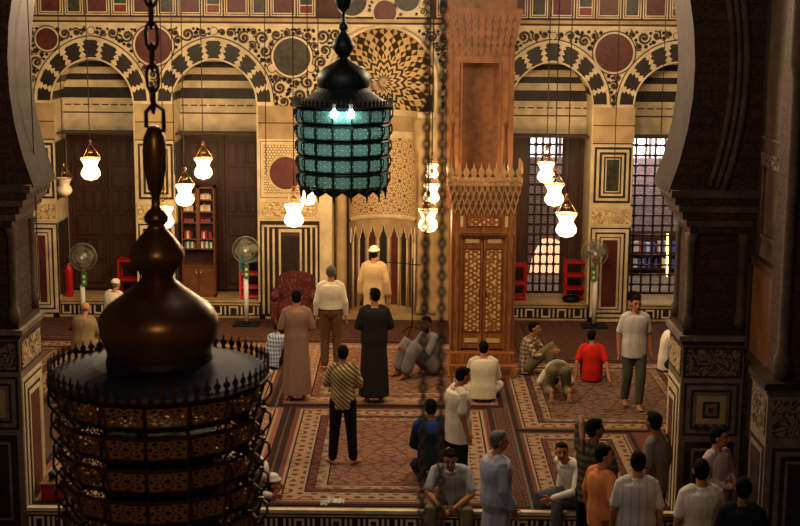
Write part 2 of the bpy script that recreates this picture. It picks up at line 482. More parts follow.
S = MB()
def spiral(mb, x, z, r, a0, sgn, y=YW-.007, w=.034, turns=1.5, mat='scroll_brown', mp=None):
    n = 22; pts = []
    for i in range(n+1):
        t = i/n; rr = r*(1-.86*t); a = a0+sgn*turns*2*PI*t; pts.append((x+rr*math.cos(a), z+rr*math.sin(a), w*(.7+.6*math.sin(PI*t))))
    for i in range(n):
        (xa, za, wa), (xb, zb, wb) = pts[i], pts[i+1]; dx, dz = xb-xa, zb-za; l = math.hypot(dx, dz) or 1
        nx, nz = -dz/l, dx/l
        q = [(xa+nx*wa/2, y, za+nz*wa/2), (xb+nx*wb/2, y, zb+nz*wb/2), (xb-nx*wb/2, y, zb-nz*wb/2), (xa-nx*wa/2, y, za-nz*wa/2)]
        mb.add(q, [(0,1,2,3)], mat)
    xe, ze, _ = pts[-1]; m = 8
    mb.add([(xe+w*.8*math.cos(2*PI*k/m), y, ze+w*.8*math.sin(2*PI*k/m)) for k in range(m)], [tuple(range(m))], mat)
CSH = {}
def fill_scrolls(mb, x0, x1, z0, z1, bad, rmin, rmax, tries, y=YW-.007, w=.03, mat='scroll_brown', gap=.004):
    cs = CSH.setdefault(y, [])
    for k in range(tries):
        r = max(rmin, rmax*(1-(k/tries)**.33)+rmin*.6)
        x, z = rnd.uniform(x0+r, x1-r), rnd.uniform(z0+r, z1-r)
        if any((x-a)**2+(z-b)**2 < (r+q+gap)**2 for a, b, q in cs): continue
        if any(bad(x+r*.95*math.cos(t*PI/4), z+r*.95*math.sin(t*PI/4)) for t in range(8)) or bad(x, z): continue
        cs.append((x, z, r)); spiral(mb, x, z, r, rnd.uniform(0, 6.28), rnd.choice((-1, 1)), y, w*(.75+.7*r/rmax), mat=mat)
        for q in range(1 if r > .04 else 0):
            a = rnd.uniform(0, 6.28); xx, zz = x+(r+.012)*math.cos(a), z+(r+.012)*math.sin(a)
            spiral(mb, xx, zz, .03, a, 1, y, w*.6, 0.6, mat)
def bad1(x, z):
    return in_ring(x, z) or any((x-a)**2+(z-b)**2 < (r+f+.008)**2 for a, b, r, m, f in discs)
fill_scrolls(S, XL+1.2, MX+1.35, ZSP-.1, Z26-.03, bad1, .02, .13, 70000)
fill_scrolls(S, MX+1.4, XR-1.5, ZSP-.1, Z26-.03, bad1, .02, .13, 40000)
fill_scrolls(S, XL+1.2, MX+1.35, ZSP-.1, Z26-.03, bad1, .017, .03, 1, w=.014)
S.build('spandrel_scrollwork', wall_back)

# mouldings and the band of framed panels at the top
T = MB()
T.box(XL, XR, YW-.05, YW, Z26, Z26+.05, 'marble_cream'); T.box(XL, XR, YW-.04, YW, Z26+.05, Z26+.09, 'brown_line')
T.box(XL, XR, YW-.05, YW, Z26+.09, Z26+.15, 'marble_beige')
T.build('moulding', wall_back)
zb0 = Z26+.19; zb1 = zb0+1.1
TP = MB(); TP.rect(XL, XR, Z26+.15, zb1+.1, YW-.008, YW, 'brown_line')
x = XL; k = 0
m0, m1 = wx(344, 10), wx(431, 10)
while x < XR:
    w = .36 if k % 2 == 0 else .24
    if not (x+w+.16 > m0 and x < m1):
        TP.rect(x, x+w+.1, zb0, zb1, YW-.014, YW, 'marble_cream'); TP.rect(x+.022, x+w+.078, zb0+.022, zb1-.022, YW-.018, YW, 'brown_line')
        TP.rect(x+.04, x+w+.06, zb0+.04, zb1-.04, YW-.022, YW, 'marble_cream')
        if k % 4 == 3:
            TP.rect(x+.06, x+w+.04, zb0+.06, zb0+.19, YW-.026, YW, 'red_marble'); TP.rect(x+.06, x+w+.04, zb0+.21, zb1-.06, YW-.026, YW, 'green_marble')
        else: TP.rect(x+.06, x+w+.04, zb0+.06, zb1-.06, YW-.026, YW, 'porphyry' if k % 2 == 0 else 'green_marble')
    x += w+.13; k += 1
TP.rect(m0, m1, zb0, zb1, YW-.014, YW, 'marble_cream')
CS = [(wx(352, 3), wz(1, 352), .27, 'green_marble'), (wx(385, 12), wz(12, 385), .21, 'porphyry'), (wx(407, 2), wz(-2, 407), .24, 'green_marble')]
fill_scrolls(TP, m0+.03, m1-.03, zb0+.02, zb1-.3, lambda x, z: any((x-a)**2+(z-b)**2 < (r+.04)**2 for a, b, r, m in CS), .03, .07, 2500, YW-.016, .014)
for a, b, r, m in CS: TP.disc(a, b, r+.03, YW-.02, YW, 'marble_cream'); TP.disc(a, b, r, YW-.024, YW, m)
TP.build('panel_frieze', wall_back)

# pilaster panels
def frames(mb, x0, x1, z0, z1, y, layers):
    d = 0; yy = y
    for inset, m in layers:
        d += inset; yy -= .004
        if x1-x0 <= 2*d or z1-z0 <= 2*d: break
        mb.rect(x0+d, x1-d, z0+d, z1-d, yy, y, m)
PIER = [(wx(24), bay[0][0], 1), (bay[0][1], bay[1][0], 1), (bay[2][1], bay[3][0], 1), (bay[3][1], bay[3][1]+.72, 1)]
for x0, x1, _ in PIER:
    mb = MB()
    mb.rect(x0, x1, wz(141), wz(106), YW-.01, YW, 'marble_beige'); mb.rect(x0, x1, wz(124)-.01, wz(124)+.01, YW-.014, YW, 'brown_line')
    mb.rect(x0, x1, wz(142)-.01, wz(142)+.01, YW-.02, YW, 'brown_line')
    mb.build('impost_block', wall_back)
    mb = MB(); frames(mb, x0+.01, x1-.01, wz(203), wz(144), YW, [(0, 'marble_cream'), (.03, 'marble_dark'), (.045, 'marble_cream'), (.05, 'marble_dark'), (.045, 'marble_cream'), (.04, 'marble_dark'), (.03, 'marble_cream'), (.02, 'green_marble')])
    mb.build('framed_panel', wall_back)
    mb = MB(); mb.rect(x0, x1, wz(224), wz(205), YW-.02, YW, 'marble_cream'); mb.rect(x0+.02, x1-.02, wz(222), wz(207), YW-.024, YW, 'inscription'); mb.build('inscription_band', wall_back)
    mb = MB(); frames(mb, x0+.01, x1-.01, .06, wz(226), YW, [(0, 'marble_dark'), (.03, 'marble_cream'), (.06, 'marble_dark'), (.035, 'marble_cream'), (.05, 'marble_dark'), (.02, 'marble_cream'), (.04, 'porphyry')])
    mb.build('framed_panel', wall_back)
    for sx in (x0, x1):      # jamb sides
        pass
# jamb stripes on the left sides of the recesses
for a, b in BIN:
    mb = MB()
    for x in (a+.002, b-.002):
        for j in range(4):
            y0 = YW+.08+j*.2
            mb.box(x-.006, x+.006, y0, y0+.1, ZPL+.1, wz(226), 'marble_dark'); mb.box(x-.006, x+.006, y0, y0+.1, wz(203), wz(145), 'marble_dark')
    mb.build('jamb_inlay', wall_back)

# wall section left of the mihrab
x0, x1 = bay[1][1], wx(320)
mb = MB(); frames(mb, x0+.03, x1-.02, wz(199), wz(142), YW, [(0, 'brown_line'), (.012, 'marble_cream'), (.04, 'star_mosaic')])
mb2 = MB(); mb2.rect(x0+.1, x1-.09, wz(199)+.07, wz(142)-.07, YW-.014, YW, 'geo_inlay', uv=True); mb2.build('geometric_panel', wall_back)
mb.build('panel_border', wall_back)
mb = MB(); mb.disc(wx(286, 172), wz(173, 286), .34, YW-.02, YW, 'marble_cream'); mb.disc(wx(286, 172), wz(173, 286), .31, YW-.024, YW, 'porphyry'); mb.build('roundel', wall_back)
mb = MB(); mb.rect(x0+.02, x1-.02, wz(219), wz(201), YW-.02, YW, 'marble_cream'); mb.rect(x0+.05, x1-.05, wz(217.5), wz(203), YW-.024, YW, 'inscription'); mb.build('inscription_band', wall_back)
mb = MB(); mb.rect(x0+.01, x1-.01, .05, wz(222), YW-.006, YW, 'marble_dark')
c0, c1 = wx(280), wx(300)
for d, w in ((.05, .04), (.15, .035), (.25, .04)):
    for (p, q) in ((x0+d, x0+d+w), (x1-d-w, x1-d)): mb.rect(p, q, .1, wz(226)-d*.3, YW-.012, YW, 'marble_cream')
mb.rect(x0+.05, x1-.05, wz(226)-.04, wz(226), YW-.012, YW, 'marble_cream')
mb.rect(c0-.03, c1+.03, .1, wz(230), YW-.012, YW, 'marble_cream'); mb.rect(c0+.01, c1-.01, .12, wz(233), YW-.016, YW, 'brown_line')
mb.rect(c0+.02, c1-.02, .12, wz(237), YW-.02, YW, 'marble_dark'); mb.build('striped_panel', wall_back)
mb = MB(); mb.rect(x0, x1+1.2, wz(141)+.0, wz(112), YW-.01, YW, 'marble_beige') if False else mb.rect(x0, x1, wz(140), wz(107), YW-.01, YW, 'marble_beige'); mb.rect(x0, x1, wz(124)-.01, wz(124)+.01, YW-.014, YW, 'brown_line'); mb.build('impost_block', wall_back)
# wall right of the minbar side of the mihrab
xq0, xq1 = mR, bay[2][0]
mb = MB(); mb.rect(xq0, xq1, wz(140), wz(112), YW-.01, YW, 'marble_beige'); mb.rect(xq0, xq1, wz(330), wz(142), YW-.008, YW, 'marble_beige'); mb.build('impost_block', wall_back)

# ---------------- mihrab
mih = thing('mihrab', 'tall marble prayer niche with a zigzag inlaid hood between pairs of columns', 'prayer niche', (MX, YW, 0)); mih['kind'] = 'structure'
NR = wx(416, 200)-MX-.02
NX = wx(383, 200)
NR = .64
def half(mb, rz, mat, c=None, n=32, uvk=None, smooth=True):   # rz list of (r,z): surface of half revolution behind the wall plane
    cx = MX if c is None else c; v = []; f = []; uv = []
    for r, z in rz:
        for i in range(n+1):
            a = PI*i/n; x, y = cx+r*math.cos(a), YW+r*math.sin(a); v.append((x, y, z))
            if uvk == 'hood':
                dx, dz = x-MX, z-(zc-.1); uv.append((math.atan2(dz, dx)+PI, math.hypot(dx, dz)))
            else: uv.append((a*r, z))
    for j in range(len(rz)-1):
        for i in range(n):
            f.append((j*(n+1)+i, j*(n+1)+i+1, (j+1)*(n+1)+i+1, (j+1)*(n+1)+i))
    mb.add(v, f, mat, smooth, uv); return mb
zh = wz(112)
hood = MB(); rz = [(NR+.02, zh), (NR+.12, zh+.1), (NR+.22, zh+.25), (MHW-.03, zc-.25), (MHW, zc-.1)]
rz += [(MHW*math.cos(PI/2*i/16), zc+MHW*math.sin(PI/2*i/16)) for i in range(17)]
half(hood, rz, 'hood_inlay', n=64, uvk='hood'); hood.build('hood', mih)
# hood rim
rim = MB(); pts = [(MX+(MHW+.03)*math.cos(t), YW-.02, zc+(MHW+.03)*math.sin(t)) for t in [PI*i/40 for i in range(41)]]
rim.tube([(MX+MHW+.03, YW-.02, zh)]+pts+[(MX-MHW-.03, YW-.02, zh)], .04, 'marble_cream'); rim.build('rim', mih)
# filling between hood lower curve and niche
bk = MB()
bk.box(MX-MHW, NX-NR, YW+.28, YW+.5, 0, zh, 'marble_beige'); bk.box(NX+NR, MX+MHW, YW+.28, YW+.5, 0, zh, 'marble_beige')
bk.box(MX-MHW, NX-NR, YW+.0, YW+.5, zh-.12, zh, 'marble_cream'); bk.box(NX+NR, MX+MHW, YW+.0, YW+.5, zh-.12, zh, 'marble_cream')
bk.build('jamb', mih)
zn = [wz(112), wz(118), wz(134), wz(141), wz(219), wz(223), wz(230), wz(308), wz(318)]
ni = MB(); half(ni, [(NR, zn[0]), (NR, zn[1])], 'marble_cream', NX); half(ni, [(NR, zn[1]), (NR, zn[2])], 'marble_beige', NX); half(ni, [(NR, zn[2]), (NR, zn[3])], 'marble_cream', NX)
half(ni, [(NR, zn[3]), (NR, zn[4])], 'star_mosaic', NX); half(ni, [(NR, zn[4]), (NR-.03, zn[4]-.01), (NR-.03, zn[5]), (NR, zn[5]-.02)], 'marble_cream', NX)
half(ni, [(NR, zn[5]), (NR, zn[6])], 'marble_beige', NX); half(ni, [(NR, zn[6]), (NR, 0)], 'marble_beige', NX)
ni.build('niche', mih)
for ang in range(9):
    a0 = PI*(ang)/9; a1 = PI*(ang+1)/9; mb = MB()
    def Cp(s_, z, d=.0): a = a0+(a1-a0)*s_; return (NX+(NR-d)*math.cos(a), YW+(NR-d)*math.sin(a), z)
    zt = wz(243); zb = wz(311)
    m = 'porphyry' if ang % 2 else 'marble_dark'
    mb.add([Cp(.2, zb, .01), Cp(.8, zb, .01), Cp(.8, zt, .01), Cp(.62, zt+.12, .01), Cp(.5, zt+.24, .01), Cp(.38, zt+.12, .01), Cp(.2, zt, .01)], [(0,1,2,3,4,5,6)], m)
    for s_ in (.0, ): mb.tube([Cp(s_, zb, .03), Cp(s_, zt, .03)], .022, 'marble_cream', 6)
    mb.tube([Cp(0, zt, .03), Cp(.18, zt+.03, .025), Cp(.22, zt+.11, .025), Cp(.36, zt+.13, .025), Cp(.38, zt+.2, .025), Cp(.5, zt+.27, .025), Cp(.62, zt+.2, .025), Cp(.64, zt+.13, .025), Cp(.78, zt+.11, .025), Cp(.82, zt+.03, .025), Cp(1, zt, .03)], .014, 'marble_cream', 5)
    mb.build('blind_arch', mih)
cb = MB()
cb.box(MX-MHW, MX+MHW, YW, YW+.7, 0, .1, 'marble_beige'); cb.build('base', mih)
for px in (328.5, 341.5, 420.5, 434.5):
    x = wx(px, 250); mb = MB()
    mb.lathe([(.135, .1), (.135, .22), (.11, .28), (.105, .4), (.1, 2.2), (.1, wz(170)), (.13, wz(168)), (.11, wz(160)), (.15, wz(146)), (.16, zh-.12)], 'marble_beige', 20, (x, YW+.12, 0))
    mb.build('column', mih)

# ---------------- recess doors and windows
def door(a, b, name):
    d = MB(); z1 = Z135; y = YR+.12
    d.box(a-.02, b+.02, y, y+.08, ZPL+.02, z1, 'door_wood'); dd = struct(d, name)
    mid = (a+b)/2
    for s0, s1 in ((a+.08, mid-.03), (mid+.03, b-.08)):
        lf = MB(); lf.box(s0, s1, y-.05, y, ZPL+.06, z1-.05, 'door_wood')
        nz = 6; hh = (z1-.15-ZPL-.15)/nz
        for j in range(nz):
            zz = ZPL+.14+j*hh; w = (s1-s0-.12)
            if j % 2 == 0: cells = [(0, 1)]
            else: cells = [(0, .3), (.35, .65), (.7, 1)]
            for p, q in cells:
                lf.box(s0+.06+w*p, s0+.06+w*q, y-.075, y-.05, zz+.03, zz+hh-.03, 'wood_dark')
                lf.box(s0+.09+w*p, s0+.03+w*q, y-.09, y-.075, zz+.06, zz+hh-.06, 'door_wood')
        lf.build('door_leaf', dd)
    fr = MB(); fr.box(mid-.03, mid+.03, y-.11, y-.04, ZPL+.06, z1-.05, 'wood_dark'); fr.build('door_frame', dd)
door(*bay[0], 'door_1'); door(*bay[1], 'door_2')
def grille(x0, x1, z0, z1, y, name, nx, nz):
    g = MB()
    g.box(x0-.03, x0+.02, y-.03, y+.03, z0, z1, 'wood_dark'); g.box(x1-.02, x1+.03, y-.03, y+.03, z0, z1, 'wood_dark'); g.box(x0, x1, y-.03, y+.03, z0, z0+.05, 'wood_dark'); g.box(x0, x1, y-.03, y+.03, z1-.05, z1, 'wood_dark')
    w = struct(g, name); gb = MB()
    for i in range(1, nx): x = x0+(x1-x0)*i/nx; gb.tube([(x, y, z0), (x, y, z1)], .02, 'wood_dark', 6)
    for j in range(1, nz): z = z0+(z1-z0)*j/nz; gb.tube([(x0, y, z), (x1, y, z)], .02, 'wood_dark', 6)
    for i in range(1, nx):
        for j in range(1, nz):
            x = x0+(x1-x0)*i/nx; z = z0+(z1-z0)*j/nz; gb.box(x-.03, x+.03, y-.03, y+.03, z-.03, z+.03, 'wood_dark')
    gb.build('window_grille', w); return w
GY = YR+.15
g0, g1 = wx(528)*GY/YW, wx(562)*GY/YW
grille(g0, g1, ZPL+.02, Z135, GY, 'window_1', 5, 16)
grille(bay[3][0]+.02, bay[3][1], ZPL+.02, Z135, GY, 'window_2', 8, 16)
sh = MB(); sh.box(g1+.03, bay[2][1], GY-.06, GY+.02, ZPL+.02, Z135, 'door_wood'); sh.box(bay[2][0]-.1, g0-.03, GY-.06, GY+.02, ZPL+.02, Z135, 'door_wood')
for xx in (g1+.1, bay[2][1]-.14):
    sh.box(xx, xx+.03, GY-.08, GY-.06, ZPL+.1, Z135-.1, 'wood_dark')
struct(sh, 'door_3')
# the room and court behind the windows
YB = 29.6
bw = MB(); zq = at(640, 158, YB).z
bw.box(1.9, 9.2, YB, YB+.2, -.2, zq, 'brick_violet'); bw.box(1.9, 9.2, YR+.35, YB, -.2, ZPL, 'stone_grey'); struct(bw, 'wall_courtyard')
dl = MB(); dl.box(1.9, 9.2, YB+.02, YB+.06, zq, zq+1.6, 'window_daylight'); struct(dl, 'daylight_panel')  # glowing panel added for the bright outdoors above the court wall
for k in range(5):
    x = at(560+k*30, 150, YB).x
    mb = MB(); mb.box(x-.03, x+.03, YB-.02, YB+.02, zq, zq+1.6, 'stone_grey'); struct(mb, 'trim_%d' % (10+k))
# flat glowing panel for the lit room seen through the first window
la = MB(); xa0, xa1, za1, za0 = at(527, 250, YB).x, at(561, 250, YB).x, at(545, 240, YB).z, at(545, 291, YB).z
pp = [(xa0, za0), (xa1, za0), (xa1, za1-.05)]+[(xa1-(xa1-xa0)*.75*t, za1-.02+.06*math.sin(PI*t)) for t in (.2, .5, .8)]+[(xa0+.12, za1-.35)]
la.poly(pp, YB-.03, YB, 'lit_interior'); struct(la, 'lit_room_panel')
# bookcase in the court room seen through the second window
bs = thing('bookshelf', 'shelf of blue and red books seen through the grille of the right window', 'bookshelf', (at(655, 290, YB-.3).x, YB-.25, ZPL))
sx0, sx1 = at(630, 260, YB-.3).x, at(688, 260, YB-.3).x
zs = [at(655, p, YB-.3).z for p in (284, 268, 252)]
mb = MB(); mb.box(sx0, sx1, YB-.04, YB-.01, ZPL, zs[2]+.4, 'wood_dark'); mb.build('back', bs)
for z in zs: mb = MB(); mb.box(sx0, sx1, YB-.32, YB-.04, z-.03, z, 'wood_dark'); mb.build('shelf', bs)
for i, c in enumerate((L(60,80,150), L(160,50,50), L(90,110,170), L(200,190,180))): plain('book%d' % i, c, .7)
emis('shelf_tube', L(255,225,130), 4)
k = 0
for z in zs[:3]:
    x = sx0+.05
    while x < sx1-.1 and k < 48:
        w = rnd.uniform(.045, .075); h = rnd.uniform(.17, .22)
        if rnd.random() < .8:
            b = MB(); b.box(x, x+w*.9, YB-.28, YB-.1, z+.003, z+h, 'book%d' % rnd.choice((0, 0, 1, 2, 3)))
            o = b.build('book', None, loc=(x, YB-.2, z)); tag(o, 'book with a plain spine standing on the shelf behind the right window grille', 'book', 'books behind the right window'); k += 1
        x += w
tb = MB(); p_ = at(667, 250, YB-.35); q_ = at(667, 276, YB-.35); tb.tube([(p_.x, YB-.35, p_.z+.35), (q_.x, YB-.35, q_.z)], .02, 'shelf_tube', 8)
o = tb.build('light_tube', None, loc=(p_.x, YB-.35, q_.z)); tag(o, 'yellow vertical light tube beside the books behind the right window', 'light')

# ---------------- floor and ceiling
YE = 15.9
F = MB(); F.box(-9, 9, YE, YW+.1, -.42, 0, 'brown_line'); fo = struct(F, 'floor')
F2 = MB(); F2.box(-9, 9, -3, YE, -.6, -.4, 'floor_dark'); struct(F2, 'ground')
st = MB(); keyband(st, -4.7, 3.3, YE-.005, -.38, -.05, .22); st.box(-4.7, 3.3, YE-.04, YE+.045, -.03, .012, 'marble_cream'); struct(st, 'trim_6')
c = MB(); c.box(-9, 9, -3, YR+.3, 9.0, 9.2, 'wood_dark')
for k in range(10): c.box(-9, 9, 2.4*k+2, 2.4*k+2.25, 8.8, 9.0, 'wood_dark')
struct(c, 'ceiling')

# ---------------- the near arch with its piers
XA, XB = -4.52, 3.2; YF, YK = 15.85, 16.85
AC = (XA+XB)/2; AR = (XB-XA)/2; ZA = 5.2; ZI = 3.86
A = MB(); n = 40; t0 = math.asin((ZA-ZI)/ (AR*1.0)) if ZA-ZI < AR else .4
ps = []
for i in range(n+1):
    a = -t0+(PI+2*t0)*i/n
    ps.append((AC+AR*math.cos(a), ZA+AR*math.sin(a)))
for (x0, z0), (x1, z1) in zip(ps[:-1], ps[1:]):
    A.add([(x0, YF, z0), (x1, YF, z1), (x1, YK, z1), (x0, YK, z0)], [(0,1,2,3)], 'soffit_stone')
    ox = 12 if x0 > AC else -12
# front face between arch curve and a far outline
def outer(i):
    a = -t0+(PI+2*t0)*i/n; x, z = ps[i]
    return (XB+1.6 if x > AC else XA-2.6, z) 
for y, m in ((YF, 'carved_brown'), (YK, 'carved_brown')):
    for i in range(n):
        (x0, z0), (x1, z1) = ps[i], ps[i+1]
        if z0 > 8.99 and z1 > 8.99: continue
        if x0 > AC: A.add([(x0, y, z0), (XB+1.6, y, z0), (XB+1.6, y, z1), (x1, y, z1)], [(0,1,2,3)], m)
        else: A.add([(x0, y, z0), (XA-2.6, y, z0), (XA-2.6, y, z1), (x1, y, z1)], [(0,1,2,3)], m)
struct(A, 'wall_front')
wf = bpy.data.objects['wall_front']
for e, r in ((.42, .035), (.5, .03), (.58, .04)):
    mb = MB(); mb.tube([(AC+(AR+e)*math.cos(a), YF-.0, ZA+(AR+e)*math.sin(a)) for a in [-.3+1.15*i/24 for i in range(25)]], r, 'pier_stone', 8); mb.build('arch_moulding', wf)
    mb = MB(); mb.tube([(AC-(AR+e)*math.cos(a), YF-.0, ZA+(AR+e)*math.sin(a)) for a in [-.3+1.15*i/24 for i in range(25)]], r, 'pier_stone', 8); mb.build('arch_moulding', wf)

def pier(x0, x1, y0, y1, zbase, zimp, inner, name):
    """inner = +1 when the opening lies on the +x side"""
    zd = 2.1; mb = MB()
    mb.box(x0, x1, y0, y1, zbase, zd, 'stone_grey')
    s = struct(mb, name)
    cap = MB()
    for k, (e, h0, h1, m) in enumerate(((.02, zd-.02, zd+.03, 'marble_dark'), (.05, zd+.03, zd+.09, 'stone_grey'), (.0, zd+.09, zd+.16, 'marble_dark'))):
        cap.box(x0-e, x1+e, y0-e, y1+e, h0, h1, m)
    cap.build('cornice', s)
    shf = MB(); i = .06
    shf.box(x0+i, x1-i, y0+i, y1-i, zd+.16, zimp-.5, 'carved_brown')
    for xx in (x0+i, x1-i):
        shf.lathe([(.07, zd+.16), (.07, zd+.3), (.05, zd+.34), (.05, zimp-.62), (.08, zimp-.5)], 'pier_stone', 12, (xx, y0+i, 0)); shf.lathe([(.07, zd+.16), (.07, zd+.3), (.05, zd+.34), (.05, zimp-.62), (.08, zimp-.5)], 'pier_stone', 12, (xx, y1-i, 0))
    shf.build('shaft', s)
    im = MB(); 
    for k in range(6):
        e = -.03+.05*k; im.box(x0-e, x1+e, y0-e*.4, y1+e*.4, zimp-.5+k*.085, zimp-.5+(k+1)*.085, 'pier_stone' if k % 2 else 'carved_brown')
    im.build('impost', s)
    # inner face panels (facing the opening)
    xf = x1 if inner > 0 else x0; sg = .006*inner
    def side(ya, yb, za, zb, m, d):
        q = MB(); q.box(min(xf, xf+sg*d), max(xf, xf+sg*d), ya, yb, za, zb, m); return q
    q = MB()
    for d, (e, m) in enumerate(((.04, 'marble_cream'), (.09, 'marble_dark'), (.12, 'marble_cream'), (.2, 'marble_dark'), (.24, 'marble_cream'), (.29, 'porphyry'))):
        if y1-y0 > 2*e+.05: q.box(min(xf, xf+sg*(d+1)), max(xf, xf+sg*(d+1)), y0+e, y1-e, zbase+.15+e, 1.62-e, m)
    q.build('side_panel', s)
    q = MB(); q.box(min(xf, xf+sg), max(xf, xf+sg), y0+.03, y1-.03, 1.68, 2.05, 'marble_dark'); q.box(min(xf, xf+sg*2), max(xf, xf+sg*2), y0+.06, y1-.06, 1.71, 2.02, 'arabesque'); q.build('side_frieze', s)
    # front face
    q = MB(); q.rect(x0+.02, x1-.02, 1.68, 2.05, y0-.006, y0, 'marble_dark'); q.rect(x0+.05, x1-.05, 1.71, 2.02, y0-.012, y0, 'arabesque_dark'); q.build('frieze', s)
    q = MB(); w = x1-x0
    frames(q, x0+.04, x1-.04, .98, 1.62, y0, [(0, 'marble_dark'), (.03, 'stone_grey'), (.05, 'marble_dark'), (.03, 'stone_grey'), (.04, 'marble_beige'), (.07, 'marble_dark'), (.03, 'stone_grey'), (.04, 'porphyry')])
    for j in range(4): xx = x0+.14+j*(w-.28)/4; q.disc(xx+(w-.28)/8, 1.09, .035, y0-.04, y0, 'marble_dark', 10)
    q.build('ornate_panel', s)
    q = MB(); frames(q, x0+.04, x1-.04, zbase+.15, .94, y0, [(0, 'stone_grey'), (.03, 'marble_dark'), (.05, 'marble_dark'), (.03, 'stone_grey'), (.03, 'marble_dark')]); q.build('front_panel', s)
    return s
pier(XB, XB+.72, YF, YF+.8, -.4, ZI+.02, -1, 'wall_right')
pier(XA-1.6, XA, YF, YF+.95, -.4, ZI+.02, 1, 'wall_left')
# side wall of the near bay, with its framed board, and the nearer pier
XS = 3.98
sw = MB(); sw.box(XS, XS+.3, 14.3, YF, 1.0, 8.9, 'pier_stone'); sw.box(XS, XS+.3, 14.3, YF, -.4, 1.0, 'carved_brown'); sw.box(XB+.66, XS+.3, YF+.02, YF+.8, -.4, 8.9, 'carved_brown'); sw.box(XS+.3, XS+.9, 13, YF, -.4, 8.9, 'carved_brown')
sws = struct(sw, 'wall_side')
bd = thing('notice_board', 'large framed wooden board on the dim wall behind the right pier', 'board', (XS, 14.9, 2.1))
q = MB(); q.box(XS-.06, XS, 14.35, 15.7, 2.05, 3.1, 'wood_case'); q.build('board', bd)
q = MB()
for (ya, yb, za, zb) in ((14.3, 15.75, 3.08, 3.17), (14.3, 15.75, 1.98, 2.07), (14.3, 14.4, 2.0, 3.15), (15.65, 15.75, 2.0, 3.15)): q.box(XS-.09, XS, ya, yb, za, zb, 'wood_dark')
q.build('frame', bd)
for (ya, yb, za, zb) in ((14.4, 15.7, 4.2, 4.35), (14.4, 15.7, 4.5, 4.53), (14.5, 15.6, 3.4, 3.45), (14.45, 14.5, 3.4, 4.2), (15.55, 15.6, 3.4, 4.2)):
    q = MB(); q.box(XS-.03, XS, ya, yb, za, zb, 'arabesque_dark' if za == 4.2 else 'pier_stone'); q.build('wall_moulding', sws)
np_ = MB(); x0, x1, y0, y1 = 3.69, 5.2, 13.85, 14.5
np_.box(x0, x1, y0, y1, -.4, 2.1, 'stone_grey'); nps = struct(np_, 'wall_right_near')
q = MB(); q.box(x0-.05, x1, y0-.05, y1+.02, 2.1, 2.17, 'marble_dark'); q.box(x0-.02, x1, y0-.02, y1, 2.05, 2.1, 'stone_grey'); q.build('cornice', nps)
q = MB(); q.box(x0+.15, x1, y0+.12, y1, 2.17, 8.9, 'carved_brown'); q.lathe([(.09, 2.17), (.09, 2.4), (.06, 2.45), (.06, 5.2), (.1, 5.4), (.1, 8.9)], 'pier_stone', 12, (x0+.16, y0+.14, 0)); q.build('shaft', nps)
q = MB(); q.rect(x0+.05, x1-.05, 1.6, 1.98, y0-.01, y0, 'arabesque_dark'); q.box(x0-.01, x0, y0+.05, y1-.05, 1.6, 1.98, 'arabesque_dark'); q.build('frieze', nps)
q = MB(); frames(q, x0+.03, x1-.05, -.2, 1.52, y0, [(0, 'stone_grey'), (.04, 'marble_dark'), (.04, 'stone_grey'), (.05, 'marble_dark'), (.05, 'stone_grey'), (.03, 'marble_dark')]); q.build('front_panel', nps)
q = MB()
for d, (e, m) in enumerate(((.04, 'marble_dark'), (.09, 'stone_grey'), (.14, 'marble_dark'))): q.box(x0-.006*(d+1), x0, y0+e, y1-e, -.2+e, 1.52-e, m)
q.build('side_panel', nps)
# dark upper side wall to the far left
lw = MB(); lw.box(XA-2.6, XA-1.6, 14, YF+.9, -.4, 8.9, 'carved_brown'); struct(lw, 'wall_side_left')

